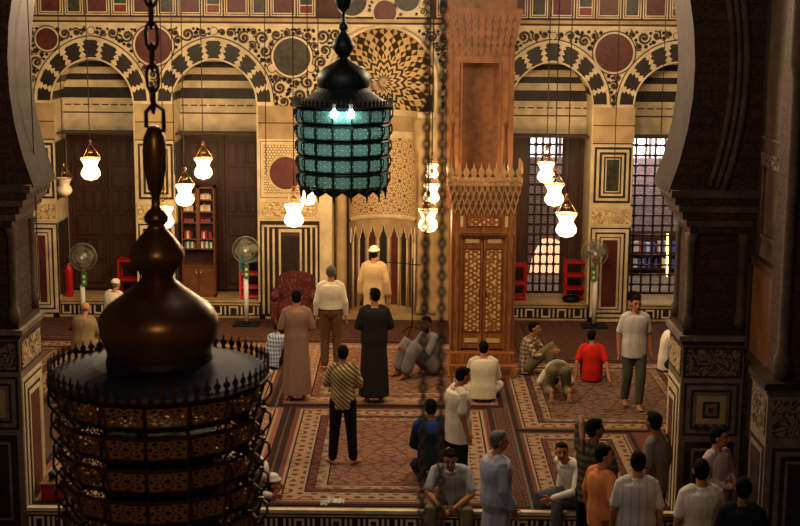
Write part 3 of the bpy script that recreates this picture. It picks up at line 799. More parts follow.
# ---------------- rugs
def rugmat(name, w, h, pal, k=1.0):
    """pal: edge, cream, dark, red, field1, field2, accent"""
    E, C, D, R, F1, F2, X = pal
    n = N(name, .95, spec=.05); u = n.xyz(n.co('UV'))
    dx = n.M('MINIMUM', u[0], n.M('SUBTRACT', w, u[0])); dy = n.M('MINIMUM', u[1], n.M('SUBTRACT', h, u[1]))
    d = n.M('MINIMUM', dx, dy); S_ = 1.2*k
    f = n.M('DIVIDE', d, S_)
    st = [(0, E), (.03, D), (.06, R), (.12, C), (.15, D), (.17, C), (.36, C), (.38, D), (.40, R), (.47, R), (.49, C), (.58, C), (.60, D), (.62, F1)]
    bands = n.ramp(f, st, True)
    # motif in the broad border and in the field
    g = n.girih(u[0], u[1], 30, 4); gm = n.step(n.M('ABSOLUTE', g), .9, .25)
    z = n.M('ABSOLUTE', n.M('SUBTRACT', n.M('FRACT', n.M('MULTIPLY', u[1], 3.6)), .5))
    zz = n.M('FRACT', n.M('ADD', n.M('MULTIPLY', u[0], 5.0), n.M('MULTIPLY', z, 2.0)))
    zl = n.step(n.M('ABSOLUTE', n.M('SUBTRACT', zz, .5)), .26, .06)
    zz2 = n.M('FRACT', n.M('ADD', n.M('MULTIPLY', u[0], -5.0), n.M('MULTIPLY', z, 2.0)))
    zl2 = n.step(n.M('ABSOLUTE', n.M('SUBTRACT', zz2, .5)), .26, .06)
    vm = n.step(n.M('ABSOLUTE', n.girih(u[0], u[1], 84, 2)), .7, .2)
    infield = n.step(f, .62, .005)
    fieldc = n.mix(zl, n.mix(vm, F1, X), n.mix(vm, F2, R)); fieldc = n.mix(n.M('MULTIPLY', zl2, .55), fieldc, n.mix(vm, X, D))
    fieldc = n.mix(n.M('MULTIPLY', gm, .35), fieldc, C)
    wide = n.M('MULTIPLY', n.M('GREATER_THAN', f, .17), n.M('LESS_THAN', f, .36))
    vb = n.M('SUBTRACT', 1.0, n.step(n.girih(u[0], u[1], 44, 4), .9, .2))
    bc = n.mix(n.M('MULTIPLY', wide, n.M('SUBTRACT', 1.0, vb)), bands, R)
    mid = n.M('MULTIPLY', n.M('GREATER_THAN', f, .40), n.M('LESS_THAN', f, .58))
    bc = n.mix(n.M('MULTIPLY', mid, n.M('MULTIPLY', gm, .6)), bc, D)
    c_ = n.mix(infield, bc, fieldc)
    nz = n.noise(n.co('UV'), 3, 5)
    c_ = n.mix(n.M('MULTIPLY', nz, .35), c_, L(96,58,38))
    hs = n.node('ShaderNodeHueSaturation', {'Saturation': .8, 'Value': .72, 'Color': c_}).outputs[0]
    n.base(hs); n.bump(n.noise(n.co('UV'), 80, 2), .3, .005); MAT[name] = n.m
TER, CRM, DKB, RED, OCH, TAN, BRW = L(158,84,54), L(182,146,104), L(46,38,40), L(122,50,34), L(164,98,56), L(150,88,52), L(110,58,38)
rugs = []
def rug(x0, x1, y0, y1, pal, label, k=1.0, z=.0, over=False):
    i = len(rugs); m = 'rug%d' % i; w, h = x1-x0, y1-y0; rugmat(m, w, h, pal, k)
    mb = MB(); t = .012
    mb.add([(x0, y0, z+t), (x1, y0, z+t), (x1, y1, z+t), (x0, y1, z+t), (x0, y0, z), (x1, y0, z), (x1, y1, z), (x0, y1, z)],
           [(0,1,2,3), (0,4,5,1), (1,5,6,2), (2,6,7,3), (3,7,4,0), (7,6,5,4)], m, False, [(0,0), (w,0), (w,h), (0,h)]*2)
    o = mb.build('rug', None, loc=((x0+x1)/2, (y0+y1)/2, z)); tag(o, label, 'rug', 'patterned prayer hall rugs'); rugs.append(o); return o
P1 = (DKB, CRM, DKB, RED, OCH, TER, BRW); P2 = (DKB, CRM, DKB, TER, TAN, OCH, BRW); P3 = (DKB, L(176,138,90), DKB, BRW, L(146,104,66), L(120,78,50), L(88,56,42)); P4 = (BRW, L(112,72,50), DKB, L(84,40,32), L(92,48,38), L(78,40,34), L(108,68,46))
rug(-1.72, 1.27, 16.03, 20.28, P1, 'reddish rug where the barefoot youth in a striped shirt stands', 1.0)
rug(-4.75, -1.76, 16.03, 20.28, P2, 'rug at the platform edge left of the striped-shirt youth, mostly behind the bronze lantern')
rug(-1.95, 1.46, 20.34, 24.4, P2, 'rug under the black robed and beige robed standing men before the niche')
rug(-5.4, -1.99, 20.34, 24.4, P3, 'rug with grey-brown field where the bald man sits, left part of the hall')
rug(1.30, 1.50, 16.03, 20.3, P4, 'narrow strip of carpet between the two front rugs', .1)
rug(1.54, 4.6, 19.15, 23.1, P3, 'rug under the bowing worshipper and the walking man in grey trousers', .8)
rug(1.54, 3.18, 16.03, 19.1, P3, 'rug at the platform edge beside the red carpet corner', .7)
rug(3.2, 4.6, 16.9, 19.1, (RED,)*7, 'plain red carpet corner showing beside the right pier', .5)
rug(-8.6, -5.45, 17.0, 24.4, P3, 'rug in the far left corner behind the left pier')
rug(-8.5, 1.5, 24.45, 26.2, P4, 'dark red runner along the foot of the marble wall left of the pulpit', .5)
rug(1.9, 8.1, 23.2, 26.2, P4, 'dark red runner before the two grilled windows', .5)
MAT['red_carpet']
# ------------------------------------------------------------------ minbar
YM = 22.3
mx0, mx1 = at(451, 280, YM).x, at(515, 280, YM).x
mcx = (mx0+mx1)/2; mz = lambda py: at(480, py, YM).z
mb_ = thing('pulpit', 'tall carved wooden pulpit with inlaid double doors and a crested cornice', 'pulpit', (mcx, YM+.4, 0))
DEP = .55
q = MB(); q.box(mx0-.01, mx1+.01, YM-.28, YM+DEP, 0, .2, 'minbar_wood'); q.box(mx0-.0, mx1+.0, YM-.14, YM+DEP, .2, .38, 'minbar_wood'); q.box(mx0-.03, mx1+.03, YM-.31, YM+DEP, -.0, .05, 'minbar_wood')
for k in range(4):
    a = mx0+.05+k*(mx1-mx0-.1)/4; q.box(a+.03, a+(mx1-mx0-.1)/4-.03, YM-.3, YM-.28, .07, .17, 'wood_case')
q.build('step', mb_)
zt = mz(212)
q = MB(); fw = .17
q.box(mx0, mx0+fw, YM, YM+DEP, .38, zt, 'minbar_wood'); q.box(mx1-fw, mx1, YM, YM+DEP, .38, zt, 'minbar_wood')
zd = mz(236); q.box(mx0+fw, mx1-fw, YM, YM+DEP, zd, zt, 'minbar_wood'); q.box(mx0+fw, mx1-fw, YM+.1, YM+DEP, .38, zd, 'wood_case')
for x in (mx0+.02, mx0+fw-.05, mx1-.05, mx1-fw+.02): q.box(x, x+.03, YM-.012, YM, .4, zd+.02, 'wood_case')
q.build('portal', mb_)
q = MB(); q.box(mcx-.28, mcx+.28, YM-.012, YM, mz(227), mz(217), 'wood_case'); q.box(mcx-.25, mcx+.25, YM-.02, YM, mz(226), mz(218), 'pearl_inlay')
for x in (mcx-.38, mcx+.34): q.box(x, x+.045, YM-.014, YM, mz(227), mz(216), 'ivory')
q.build('inscription_plaque', mb_)
q = MB(); n = 9
for k in range(n):      # scalloped lintel fringe
    x = mx0+fw+(mx1-mx0-2*fw)*(k+.5)/n; r = (mx1-mx0-2*fw)/n/2
    q.poly([(x-r, zd)]+[(x-r*math.cos(t), zd-r*1.1*math.sin(t)) for t in [PI*i/8 for i in range(9)]]+[(x+r, zd)], YM+.0, YM+.05, 'wood_case')
q.box(mx0+fw-.03, mx1-fw+.03, YM-.02, YM+.02, zd, zd+.05, 'wood_case'); q.build('scalloped_lintel', mb_)
for a, b in ((mx0+fw, mcx-.008), (mcx+.008, mx1-fw)):
    q = MB(); z0, z1 = .42, zd-.0; y = YM+.05
    q.box(a, b, y, y+.05, z0, z1, 'minbar_wood'); q.box(a+.03, b-.03, y-.015, y, mz(333), mz(249), 'wood_case'); q.box(a+.045, b-.045, y-.022, y, mz(331.5), mz(250.5), 'pearl_inlay')
    # inlaid stars
    cx = (a+b)/2; zz0, zz1 = mz(329), mz(253); rows = 9
    for j in range(rows):
        for s_ in (-1, 0, 1):
            if (j % 2 == 0) != (s_ == 0): 
                X_, Z_ = cx+s_*(b-a)*.27, zz0+(zz1-zz0)*(j+.5)/rows; r1, r2 = (.038, .016) if s_ else (.045, .02)
                q.poly([(X_+(r1 if k % 2 == 0 else r2)*math.cos(PI*k/6), Z_+(r1 if k % 2 == 0 else r2)*math.sin(PI*k/6)) for k in range(12)], y-.03, y-.02, 'ivory')
    lf = q.build('door', mb_)
    for z_0, z_1 in ((mz(243.5), mz(239.5)), (mz(343), mz(339))):
        q = MB(); q.box(a+.06, b-.06, y-.02, y, z_0, z_1, 'ivory'); q.build('inlaid_plate', lf)
    q = MB(); xx = b-.05 if a < mcx-.1 else a+.05
    q.tube([(xx, y-.03, 1.45), (xx, y-.05, 1.4), (xx, y-.05, 1.32), (xx, y-.03, 1.28)], .012, 'brass', 6); q.build('handle', lf)
# muqarnas cornice and cresting
q = MB(); zc0, zc1 = mz(212), mz(185)
for r_ in range(3):
    e = .0+.032*r_; z0 = zc0+(zc1-zc0)*r_/3; z1 = zc0+(zc1-zc0)*(r_+1)/3
    q.box(mx0-e+.03, mx1+e-.03, YM-e+.02, YM+DEP, z0, z1, 'minbar_wood'); m = 11+r_; w = (mx1-mx0+2*e)/m
    for k in range(m):
        x = mx0-e+w*(k+.5)
        q.poly([(x-w*.46, z1), (x-w*.46, z0+.06), (x-w*.2, z0+.01), (x, z0-.05), (x+w*.2, z0+.01), (x+w*.46, z0+.06), (x+w*.46, z1)], YM-e-.03, YM-e+.03, 'minbar_light')
        q.poly([(x-w*.28, z1-.02), (x-w*.28, z0+.09), (x, z0+.02), (x+w*.28, z0+.09), (x+w*.28, z1-.02), (x, z1-.0)], YM-e-.032, YM-e-.028, 'wood_case')
q.box(mx0-.08, mx1+.08, YM-.1, YM+DEP, zc1, zc1+.06, 'minbar_light'); q.build('muqarnas_cornice', mb_)
q = MB(); n = 10; w = (mx1-mx0+.16)/n; h = mz(161)-zc1-.0; z0 = zc1+.0
def fleur(x, z, w, h): return [(x-w*.3, z), (x-w*.18, z+h*.25), (x-w*.44, z+h*.45), (x-w*.3, z+h*.65), (x-w*.12, z+h*.7), (x, z+h), (x+w*.12, z+h*.7), (x+w*.3, z+h*.65), (x+w*.44, z+h*.45), (x+w*.18, z+h*.25), (x+w*.3, z)]
for k in range(n):
    x = mx0-.08+w*(k+.5)
    q.poly(fleur(x, z0+.05, w, h-.06), YM-.1, YM-.06, 'minbar_light')
for sx in (mx0-.08, mx1+.05):
    for k in range(4):
        y = YM-.1+k*.17; pl = fleur(y, z0+.06, .15, h-.06); q.add([(sx+d, p[0], p[1]) for d in (0, .03) for p in pl], [tuple(range(11)), tuple(range(11, 22))]+[(i, (i+1) % 11, (i+1) % 11+11, i+11) for i in range(11)], 'minbar_light')
q.build('cresting', mb_)
# stair flanks
q = MB()
for x in (mx0+.08, mx1-.14):
    pl = [(YM+DEP, 0), (YM+DEP, 1.3), (25.1, 3.0), (25.1, 0)]
    q.add([(x+d, p[0], p[1]) for d in (0, .06) for p in pl], [(0,1,2,3), (7,6,5,4), (0,4,5,1), (1,5,6,2), (2,6,7,3), (3,7,4,0)], 'minbar_wood')
for k in range(10): q.box(mx0+.14, mx1-.14, YM+DEP+k*.2, YM+DEP+.25+k*.2, .1+k*.22, .32+k*.22, 'minbar_wood')
q.box(mx0+.08, mx1-.08, 25.1, 26.25, 0, 2.4, 'minbar_wood')
q.build('staircase', mb_)
# canopied seat at the back
YK2 = 25.1
kx0, kx1 = at(447.5, 80, YK2).x, at(514.5, 80, YK2).x; kz = lambda py: at(480, py, YK2).z
q = MB()
for x in (kx0, kx1-.09): 
    q.box(x, x+.09, YK2, YK2+.09, 2.3, kz(49), 'wood_case'); q.box(x, x+.09, 26.1, 26.2, 2.3, kz(54), 'wood_case')
q.box(kx0+.09, kx0+.22, YK2+.03, YK2+.07, 2.3, kz(54), 'kiosk_wood'); q.box(kx1-.22, kx1-.09, YK2+.03, YK2+.07, 2.3, kz(54), 'kiosk_wood'); q.box(kx0+.22, kx1-.22, YK2+.03, YK2+.07, kz(63), kz(54), 'kiosk_wood')
for x in (kx0+.24, kx1-.27): q.box(x, x+.03, YK2-.005, YK2+.1, 2.3, kz(62), 'wood_case')
q.build('canopy_post', mb_)
q = MB(); q.box(kx0+.05, kx1-.05, 26.12, 26.2, 2.35, kz(60), 'kiosk_wood'); q.box(kx0+.27, kx1-.27, 26.1, 26.12, 2.9, kz(66), 'wood_case'); q.box(kx0+.32, kx1-.32, 26.08, 26.1, 2.95, kz(69), 'kiosk_wood'); q.build('seat_back', mb_)
q = MB(); q.box(kx0+.02, kx1-.02, YK2-.04, 26.2, 2.35, 2.42, 'kiosk_wood'); q.box(kx0+.2, kx1-.2, 25.6, 26.1, 2.42, 2.85, 'kiosk_wood'); q.build('seat', mb_)
q = MB(); zc0, zc1 = kz(54), kz(14)
for r_ in range(5):
    e = .0+.025*r_; z0 = zc0+(zc1-zc0)*r_/5; z1 = zc0+(zc1-zc0)*(r_+1)/5
    q.box(kx0-e+.02, kx1+e-.02, YK2-e+.02, 26.25, z0, z1, 'kiosk_wood'); m = 11; w = (kx1-kx0+2*e)/m
    for k in range(m):
        x = kx0-e+w*(k+.5)
        q.poly([(x-w*.46, z1), (x-w*.46, z0+.06), (x, z0-.04), (x+w*.46, z0+.06), (x+w*.46, z1)], YK2-e-.03, YK2-e+.03, 'kiosk_wood'); q.poly([(x-w*.25, z1-.02), (x-w*.25, z0+.08), (x, z0+.02), (x+w*.25, z0+.08), (x+w*.25, z1-.02)], YK2-e-.034, YK2-e-.03, 'wood_case')
q.box(kx0-.12, kx1+.12, YK2-.14, 26.25, zc1, zc1+.1, 'wood_case'); q.box(kx0-.02, kx1+.02, YK2-.02, 26.25, zc1+.1, zc1+.9, 'kiosk_wood'); q.build('canopy', mb_)
for x in (at(452, 175, YM).x, at(505, 175, YM).x):
    q = MB(); q.lathe([(.035, z0), (.03, 0)], 'kiosk_wood', 8) if False else q.lathe([(.05, mz(183)+.1), (.05, mz(160)), (.035, mz(158)), (.03, mz(128)), (.05, mz(125)), (.03, mz(121)), (.008, mz(114))], 'kiosk_wood', 10, (x, YM+.05, 0)); q.build('finial', mb_)

# ------------------------------------------------------------------ pierced metal lanterns
def lantern(name, label, px, Y, ytop_px, diam_px, mats, ztiers, rot, tip, group=None):
    """profile in units of the drum radius, traced from the photograph"""
    c = at(px, ytop_px, Y); D = (c-CP).dot(CR @ Vector((0,0,-1))); R = diam_px/2/FPX*D
    th = thing(name, label, 'lantern', (c.x, Y, c.z), group)
    bz, br, dm, pm = mats; NS = 16; O = (c.x, Y, c.z)
    tierh = tip.get('th', .30)*R
    # pierced tiers, each bulging outwards, with ribs at the corners
    for t in range(ztiers):
        z1 = -t*tierh; rt = 1-.012*t
        mb = MB(); prof = tip.get('prof', [(.94, 0), (.985, -.1), (.985, -.9), (.94, -1.0)])
        def P(i, k, e=0): a = rot+2*PI*i/NS; r, z = prof[k]; r = (r*rt+e)*R; return (O[0]+r*math.cos(a), O[1]+r*math.sin(a), O[2]+z1+z*tierh)
        for i in range(NS):
            mb.add([P(i, 1), P(i+1, 1), P(i+1, 2), P(i, 2)], [(0,1,2,3)], pm, False, [(i, 1), (i+1, 1), (i+1, 0), (i, 0)])
            mb.add([P(i, 0), P(i+1, 0), P(i+1, 1), P(i, 1)], [(0,1,2,3)], br)
            mb.add([P(i, 2), P(i+1, 2), P(i+1, 3), P(i, 3)], [(0,1,2,3)], br)
        tr = mb.build('tier', th)
        mb = MB()
        for k, w in ((1, .016), (2, .012)): mb.tube([P(i, k) for i in range(NS)], w*R, br, 6, True, False)
        for i in range(NS): mb.tube([P(i, 0), P(i, 1, .004), P(i, 2, .004), P(i, 3)], .016*R, bz, 6, False, False)
        # small projecting brackets at the corners
        for i in range(NS):
            a = rot+2*PI*i/NS; ca, sa = math.cos(a), math.sin(a)
            def Q(r, z): return Vector((O[0]+r*R*ca, O[1]+r*R*sa, O[2]+z1+z*tierh))
            for k in ((.95, .0, 1.045, -.22), (1.045, -.22, 1.045, -.55), (1.045, -.55, .95, -.95)): mb.tube([Q(k[0]*rt, k[1]), Q(k[2]*rt, k[3])], .014*R, br, 5, False, False)
        mb.build('rib', tr)
    zb = -ztiers*tierh
    if tip.get('blocking_core'):
        mb = MB(); mb.lathe([(.52*R, -1.9*tierh), (.52*R, zb)], dm, 24, O); mb.build('blocking_core', th)  # unseen opaque cylinder added to block see-through, so the lower holes look dark
    mb = MB()
    for i in range(NS):       # hanging points under the last tier
        a, b = rot+2*PI*i/NS, rot+2*PI*(i+1)/NS; m = (a+b)/2; r = .9*R
        A_, B_ = (O[0]+r*math.cos(a), O[1]+r*math.sin(a), O[2]+zb), (O[0]+r*math.cos(b), O[1]+r*math.sin(b), O[2]+zb)
        C_ = Vector(A_)-Vector((0,0,.26*R)); mb.tube([A_, C_], [.045*R, .008*R], br, 6)
        mb.add([A_, B_, (B_[0], B_[1], B_[2]-.16*R), ((A_[0]+B_[0])/2, (A_[1]+B_[1])/2, B_[2]-.05*R), (A_[0], A_[1], A_[2]-.16*R)], [(0,1,2,3,4)], br)
    mb.build('fringe', th)
    # deck, skirt, dome, finial
    s = R
    mb = MB(); mb.lathe([(.9*s, -.02*s), (1.05*s, -.0*s), (1.06*s, .03*s), (1.0*s, .06*s)], br, NS, O, rot, False, False); mb.build('rim', th)
    mb = MB(); mb.lathe([(r*s, z*s) for r, z in tip['deck']], dm, NS*2, O, rot, False, False); mb.build('deck', th)
    mb = MB(); h = .15*s; nn = 64
    for k in range(nn):
        a = 2*PI*k/nn; ca, sa = math.cos(a), math.sin(a); x0, y0 = O[0]+1.02*s*ca, O[1]+1.02*s*sa; w = .085*s
        pl = fleur(0, 0, w, h)
        vs = [(x0-sa*p[0]+d*ca, y0+ca*p[0]+d*sa, O[2]+.045*s+p[1]) for d in (0, .012*s) for p in pl]
        mb.add(vs, [tuple(range(11)), tuple(range(11, 22))[::-1]]+[(i, (i+1) % 11, (i+1) % 11+11, i+11) for i in range(11)], br)
    mb.build('cresting', th)
    mb = MB(); mb.lathe([(r*s, z*s) for r, z in tip['dome']], br if tip.get('dark') else bz, 32, O); mb.build('dome', th)
    mb = MB(); mb.lathe([(r*s, z*s) for r, z in tip['finial']], br if tip.get('dark') else bz, 24, O); mb.build('finial', th)
    # chain
    zs = tip['finial'][-1][1]*s; ll = tip['link']*s; x, y, z = O[0], O[1], O[2]+zs
    mb = MB(); mb.tube([(x-.07*s, y, z-.02*s), (x-.07*s, y, z+.12*s), (x, y, z+.2*s), (x+.09*s, y, z+.14*s), (x+.09*s, y, z-.06*s)], .022*s, br, 6); mb.build('hook', th)
    mb = MB(); z += .14*s; k = 0
    while z < 8.9:
        pts = []
        for j in range(12):
            a = 2*PI*j/12; u, w = math.cos(a)*ll*.27, math.sin(a)*ll*.5+(.12*ll if math.sin(a) > 0 else -.12*ll)
            pts.append((x+(u if k % 2 else 0), y+(0 if k % 2 else u), z+ll*.5+w))
        mb.tube(pts, ll*.09, br, 5, True); z += ll*.95; k += 1
    mb.build('chain', th)
    return th, R, O
# near bronze one: rim at y~372 (centre plane), finial traced upwards
NEAR = dict(prof=[(1.0, 0), (.985, -.09), (.93, -.78), (.87, -1.0)], blocking_core=1, link=.20, deck=[(1, .06), (.62, .15), (.5, .17), (.48, .24)], dome=[(.48, .2), (.5, .3), (.545, .4), (.56, .52), (.54, .6), (.48, .68), (.37, .76), (.26, .84), (.17, .92), (.14, .97)],
            finial=[(.13, .94), (.17, 1.0), (.24, 1.08), (.255, 1.16), (.24, 1.22), (.17, 1.32), (.09, 1.41), (.075, 1.44), (.11, 1.48), (.115, 1.52), (.08, 1.57), (.045, 1.6), (.04, 1.7), (.07, 1.8), (.105, 1.95), (.11, 2.12), (.1, 2.25), (.06, 2.34), (.03, 2.36)])
lantern('bronze_lantern', 'large dark bronze pierced lantern with onion dome hanging nearest, unlit', 160, 6.6, 376, 212, ('bronze', 'dark_bronze', 'deck_metal', 'pierced_bronze'), 6, -PI/2+PI/16-.16, NEAR)
BL = dict(th=.335, link=.22, dark=True, deck=[(1, .06), (.78, .17), (.6, .3), (.52, .38)], dome=[(.48, .3), (.54, .42), (.56, .55), (.52, .68), (.4, .8), (.2, .9), (.11, .98), (.1, 1.04)],
          finial=[(.1, 1.0), (.16, 1.08), (.25, 1.22), (.2, 1.34), (.1, 1.48), (.06, 1.54), (.1, 1.6), (.1, 1.66), (.04, 1.72), (.03, 1.92), (.14, 2.02), (.2, 2.2), (.18, 2.4), (.08, 2.6)])
bl, RB, OB = lantern('teal_lantern', 'lit pierced lantern with teal glass panes hanging before the prayer niche', 343.5, 15.0, 106, 96, ('lamp_iron', 'lamp_iron', 'lamp_iron', 'pierced_teal'), 5, -PI/2+PI/16+.02, BL)
def bulb(p, r=.03):
    q = MB(); q.ell(p, [Vector((1,0,0)), Vector((0,1,0)), Vector((0,0,1))], (r, r, r*1.3), 'white_bulb', 12, 8); q.tube([Vector(p)+Vector((0,0,r)), Vector(p)+Vector((0,0,r+.07))], r*.6, 'white_paint', 8)
    return q
for px in (334, 351):
    p = at(px, 113, OB[1]-RB*1.02); p.z = OB[2]-.05
    bulb(p, .034).build('bulb', bl)
    ld = bpy.data.lights.new('lantern_light', 'POINT'); ld.energy = 5; ld.color = (.72, 1, .95); ld.shadow_soft_size = .03
    lo = bpy.data.objects.new('lantern_light', ld); lo.location = (p.x*.5+OB[0]*.5, OB[1]-.1, OB[2]-.25-.3*(px == 334)); COL.objects.link(lo)

# ------------------------------------------------------------------ hanging glass lamps
def lamp_proto(lit=True, rs=1.0):
    r = thing('hanging_lamp', None, None, (0, 0, 0))
    q = MB(); q.lathe([(.03*rs, 0), (.085*rs, .02), (.125*rs, .08), (.13*rs, .13), (.11*rs, .19), (.085*rs, .235), (.1*rs, .3), (.14*rs, .38)], 'lamp_glass' if lit else 'unlit_glass', 20, (0,0,0), 0, True, False); q.build('lamp_glass', r)
    q = MB(); q.tube([(.14*rs*math.cos(2*PI*i/20), .14*rs*math.sin(2*PI*i/20), .38) for i in range(20)], .008, 'brass', 6, True)
    q.build('collar', r); q = MB(); q.lathe([(.028, -.03), (.03, .0)], 'brass', 10); q.build('knob', r)
    q = MB()
    for k in range(3):
        a = 2*PI*k/3+.4; q.tube([(.14*rs*math.cos(a), .14*rs*math.sin(a), .38), (.1*math.cos(a), .1*math.sin(a), .5), (.012*math.cos(a), .012*math.sin(a), .62)], .006, 'brass', 5)
    q.lathe([(.015, .6), (.03, .63), (.035, .67), (.015, .7)], 'brass', 10); q.build('hanger', r)
    q = MB(); q.lathe([(.05, .47), (.045, .50), (.02, .52)], 'brass', 12); q.build('cap', r)
    return r
LAMPS = [(91, 180, 23.8, 1.0, 'lit glass lamp hanging before the left wooden door'), (203.5, 179, 23.8, .95, 'lit glass lamp hanging above the bookcase'),
         (185, 206, 23.2, .95, 'lit glass lamp just right of the bronze lantern finial, before the bookcase'), (165, 228, 23.6, .95, 'lit glass lamp half hidden behind the finial of the bronze lantern'),
         (294, 227, 23.0, 1.0, 'lit glass lamp hanging above the maroon armchair'), (308, 205, 23.6, .8, 'lit glass lamp just behind the lower left edge of the teal lantern'),
         (318.5, 181, 24.4, .75, 'lit glass lamp seen through the teal lantern panes'), (432, 179, 24.6, .7, 'highest and smallest of three lit glass lamps left of the pulpit'),
         (431.5, 203, 23.8, .85, 'middle of three lit glass lamps left of the pulpit'), (428, 232, 23.2, 1.0, 'lowest of three lit glass lamps left of the pulpit'),
         (546, 183, 24.2, .95, 'highest of three lit glass lamps right of the pulpit'), (554, 206, 23.6, 1.0, 'middle of three lit glass lamps right of the pulpit'), (566, 237, 23.0, 1.05, 'lowest of three lit glass lamps right of the pulpit')]
proto = lamp_proto(True, 1.28); protu = lamp_proto(False, 1.28)
def place_lamp(pr, first, px, py, Y, s, label, gr):
    c = pr if first else copy_tree(pr)
    p = at(px, py, Y); c.location = p; c.scale = (s, s, s); tag(c, label, 'lamp', gr)
    q = MB(); q.tube([(p.x, p.y, p.z+.69*s), (p.x, p.y, 9.0)], .009, 'cable', 5); cd = q.build('cord', None, off=(0,0,0)); cd.data.transform(Matrix.Translation(-p)); cd.data.transform(Matrix.Scale(1/s, 4)); cd.parent = c
    return c, p
for i, (px, py, Y, s, lb) in enumerate(LAMPS):
    c_, p = place_lamp(proto, i == 0, px, py, Y, s, lb, 'lit glass lamps hanging before the marble wall')
    ld = bpy.data.lights.new('lamp_light', 'POINT'); ld.energy = 62*s; ld.color = (1, .68, .38); ld.shadow_soft_size = .05
    lo = bpy.data.objects.new('lamp_light', ld); lo.location = p+Vector((0, 0, .22*s)); COL.objects.link(lo)
place_lamp(protu, True, 64.5, 196, 24.6, .85, 'unlit white glass lamp left of the left wooden door', None)
# bare cords without lamps in view
for px, Y in ((172, 21), (97, 20), (265, 21), (597, 21), (618, 22), (664, 22), (30, 16.3)):
    p = at(px, 60, Y); q = MB(); z0 = at(px, 175 if px != 30 else 300, Y).z
    # these run down to lamps that hang just outside the view or in the gloom
    if px in (97, 597): continue
    q.tube([(p.x, Y, z0), (p.x, Y, 9.0)], .007, 'cable', 5); o = q.build('hanging_wire', None, loc=(p.x, Y, 9.0))
    tag(o, {172: 'thin cord hanging just right of the bronze lantern chain', 265: 'thin cord hanging left of the teal lantern', 618: 'thin cord hanging over the right marble pilaster', 664: 'thin cord hanging before the right window', 30: 'thin dark cord hanging beside the left pier'}[px], 'cord')
# two dark chains close to the viewer
for k, (xt, xb) in enumerate(((429, 421), (443.5, 440))):
    Y = 2.6; a, b = at(xt, -40, Y), at(xb, 560, Y); mb = MB(); n = 74; r = .006
    for i in range(n):
        p, d = a.lerp(b, (i+.5)/n), (b-a)/n; pts = []
        for j in range(10):
            t = 2*PI*j/10; u = math.cos(t)*.0058; pts.append(p+d*(math.sin(t)*.55)+Vector(((u, 0, 0) if i % 2 else (0, u, 0))))
        mb.tube(pts, .0038, 'cable', 5, True)
    o = mb.build('hanging_chain', None, loc=a); tag(o, ('thin dark chain hanging close up, the left of two', 'thin dark chain hanging close up, just left of the pulpit')[k], 'chain')

# ------------------------------------------------------------------ furniture along the wall
def fan(px, pyh, pyb, Y, label, lean=0, yaw=0, short=False):
    b = fl(px, pyb); b = at(px, pyb, Y); b.z = .013; h = at(px, pyh, Y)
    t = thing('pedestal_fan', label, 'fan', (b.x, Y, b.z), 'pedestal fans along the marble wall')
    q = MB(); q.box(b.x-.24, b.x+.24, Y-.2, Y+.2, b.z, b.z+.03, 'deck_metal'); q.lathe([(.06, .03), (.05, .08)], 'deck_metal', 12, b); q.build('base', t)
    q = MB(); q.tube([(b.x, Y, b.z+.05), (b.x, Y, h.z-.55)], .045, 'white_paint', 12); q.tube([(b.x, Y, h.z-.55), (h.x, Y, h.z-.1)], .02, 'white_paint', 8); q.build('pole', t)
    q = MB(); q.box(h.x-.045, h.x+.045, Y-.06, Y-.02, h.z-.55, h.z-.28, 'green_tag'); q.box(h.x-.02, h.x+.02, Y-.065, Y-.06, h.z-.5, h.z-.45, 'white_paint'); q.box(h.x-.02, h.x+.02, Y-.065, Y-.06, h.z-.4, h.z-.35, 'white_paint'); q.build('control_box', t)
    def ring(r, dy, rad): q.tube([(h.x+r*math.cos(2*PI*i/28), Y-.08+dy, h.z+r*math.sin(2*PI*i/28)) for i in range(28)], rad, 'brass_grey', 5, True)
    q = MB(); R = .25
    for r, dy in ((R, -.03), (R, .03), (R*.7, -.06), (R*.4, -.075)): ring(r, dy, .005)
    for i in range(36):
        a = 2*PI*i/36; ca, sa = math.cos(a), math.sin(a)
        q.tube([(h.x+.03*ca, Y-.16, h.z+.03*sa), (h.x+.15*ca, Y-.145, h.z+.15*sa), (h.x+R*ca, Y-.11, h.z+R*sa), (h.x+R*ca, Y-.05, h.z+R*sa), (h.x+.1*ca, Y+.02, h.z+.1*sa)], .0028, 'brass_grey', 4)
    q.build('cage', t)
    q = MB()
    for i in range(4):
        a = 2*PI*i/4+.3; pts = [(.03, -.02), (.12, -.09), (.2, -.08), (.225, .0), (.18, .07), (.08, .05)]
        vs = [(h.x+math.cos(a)*p-math.sin(a)*r, Y-.08+.02*(r/.08)+d, h.z+math.sin(a)*p+math.cos(a)*r) for d in (0, .004) for p, r in pts]
        q.add(vs, [(0,1,2,3,4,5), (11,10,9,8,7,6)]+[(i_, (i_+1) % 6, (i_+1) % 6+6, i_+6) for i_ in range(6)], 'fan_blade')
    q.build('blade', t)
    q = MB(); q.ell((h.x, Y-.03, h.z), [Vector((1,0,0)), Vector((0,1,0)), Vector((0,0,1))], (.07, .11, .07), 'white_paint'); q.build('motor', t)
    q = MB(); q.disc(h.x, h.z, .03, Y-.17, Y-.15, 'white_paint', 12); q.build('hub_badge', t)
plain('brass_grey', L(150,146,128), .4, .5); plain('fan_blade', L(110,116,100), .4)
fan(84, 256, 330, 25.3, 'pedestal fan before the left wooden door, beside the red extinguisher')
fan(246.5, 249, 322, 25.7, 'pedestal fan before the teal and pink shelf, right of the bookcase')
fan(594, 252, 321, 25.8, 'pedestal fan before the right marble pilaster')
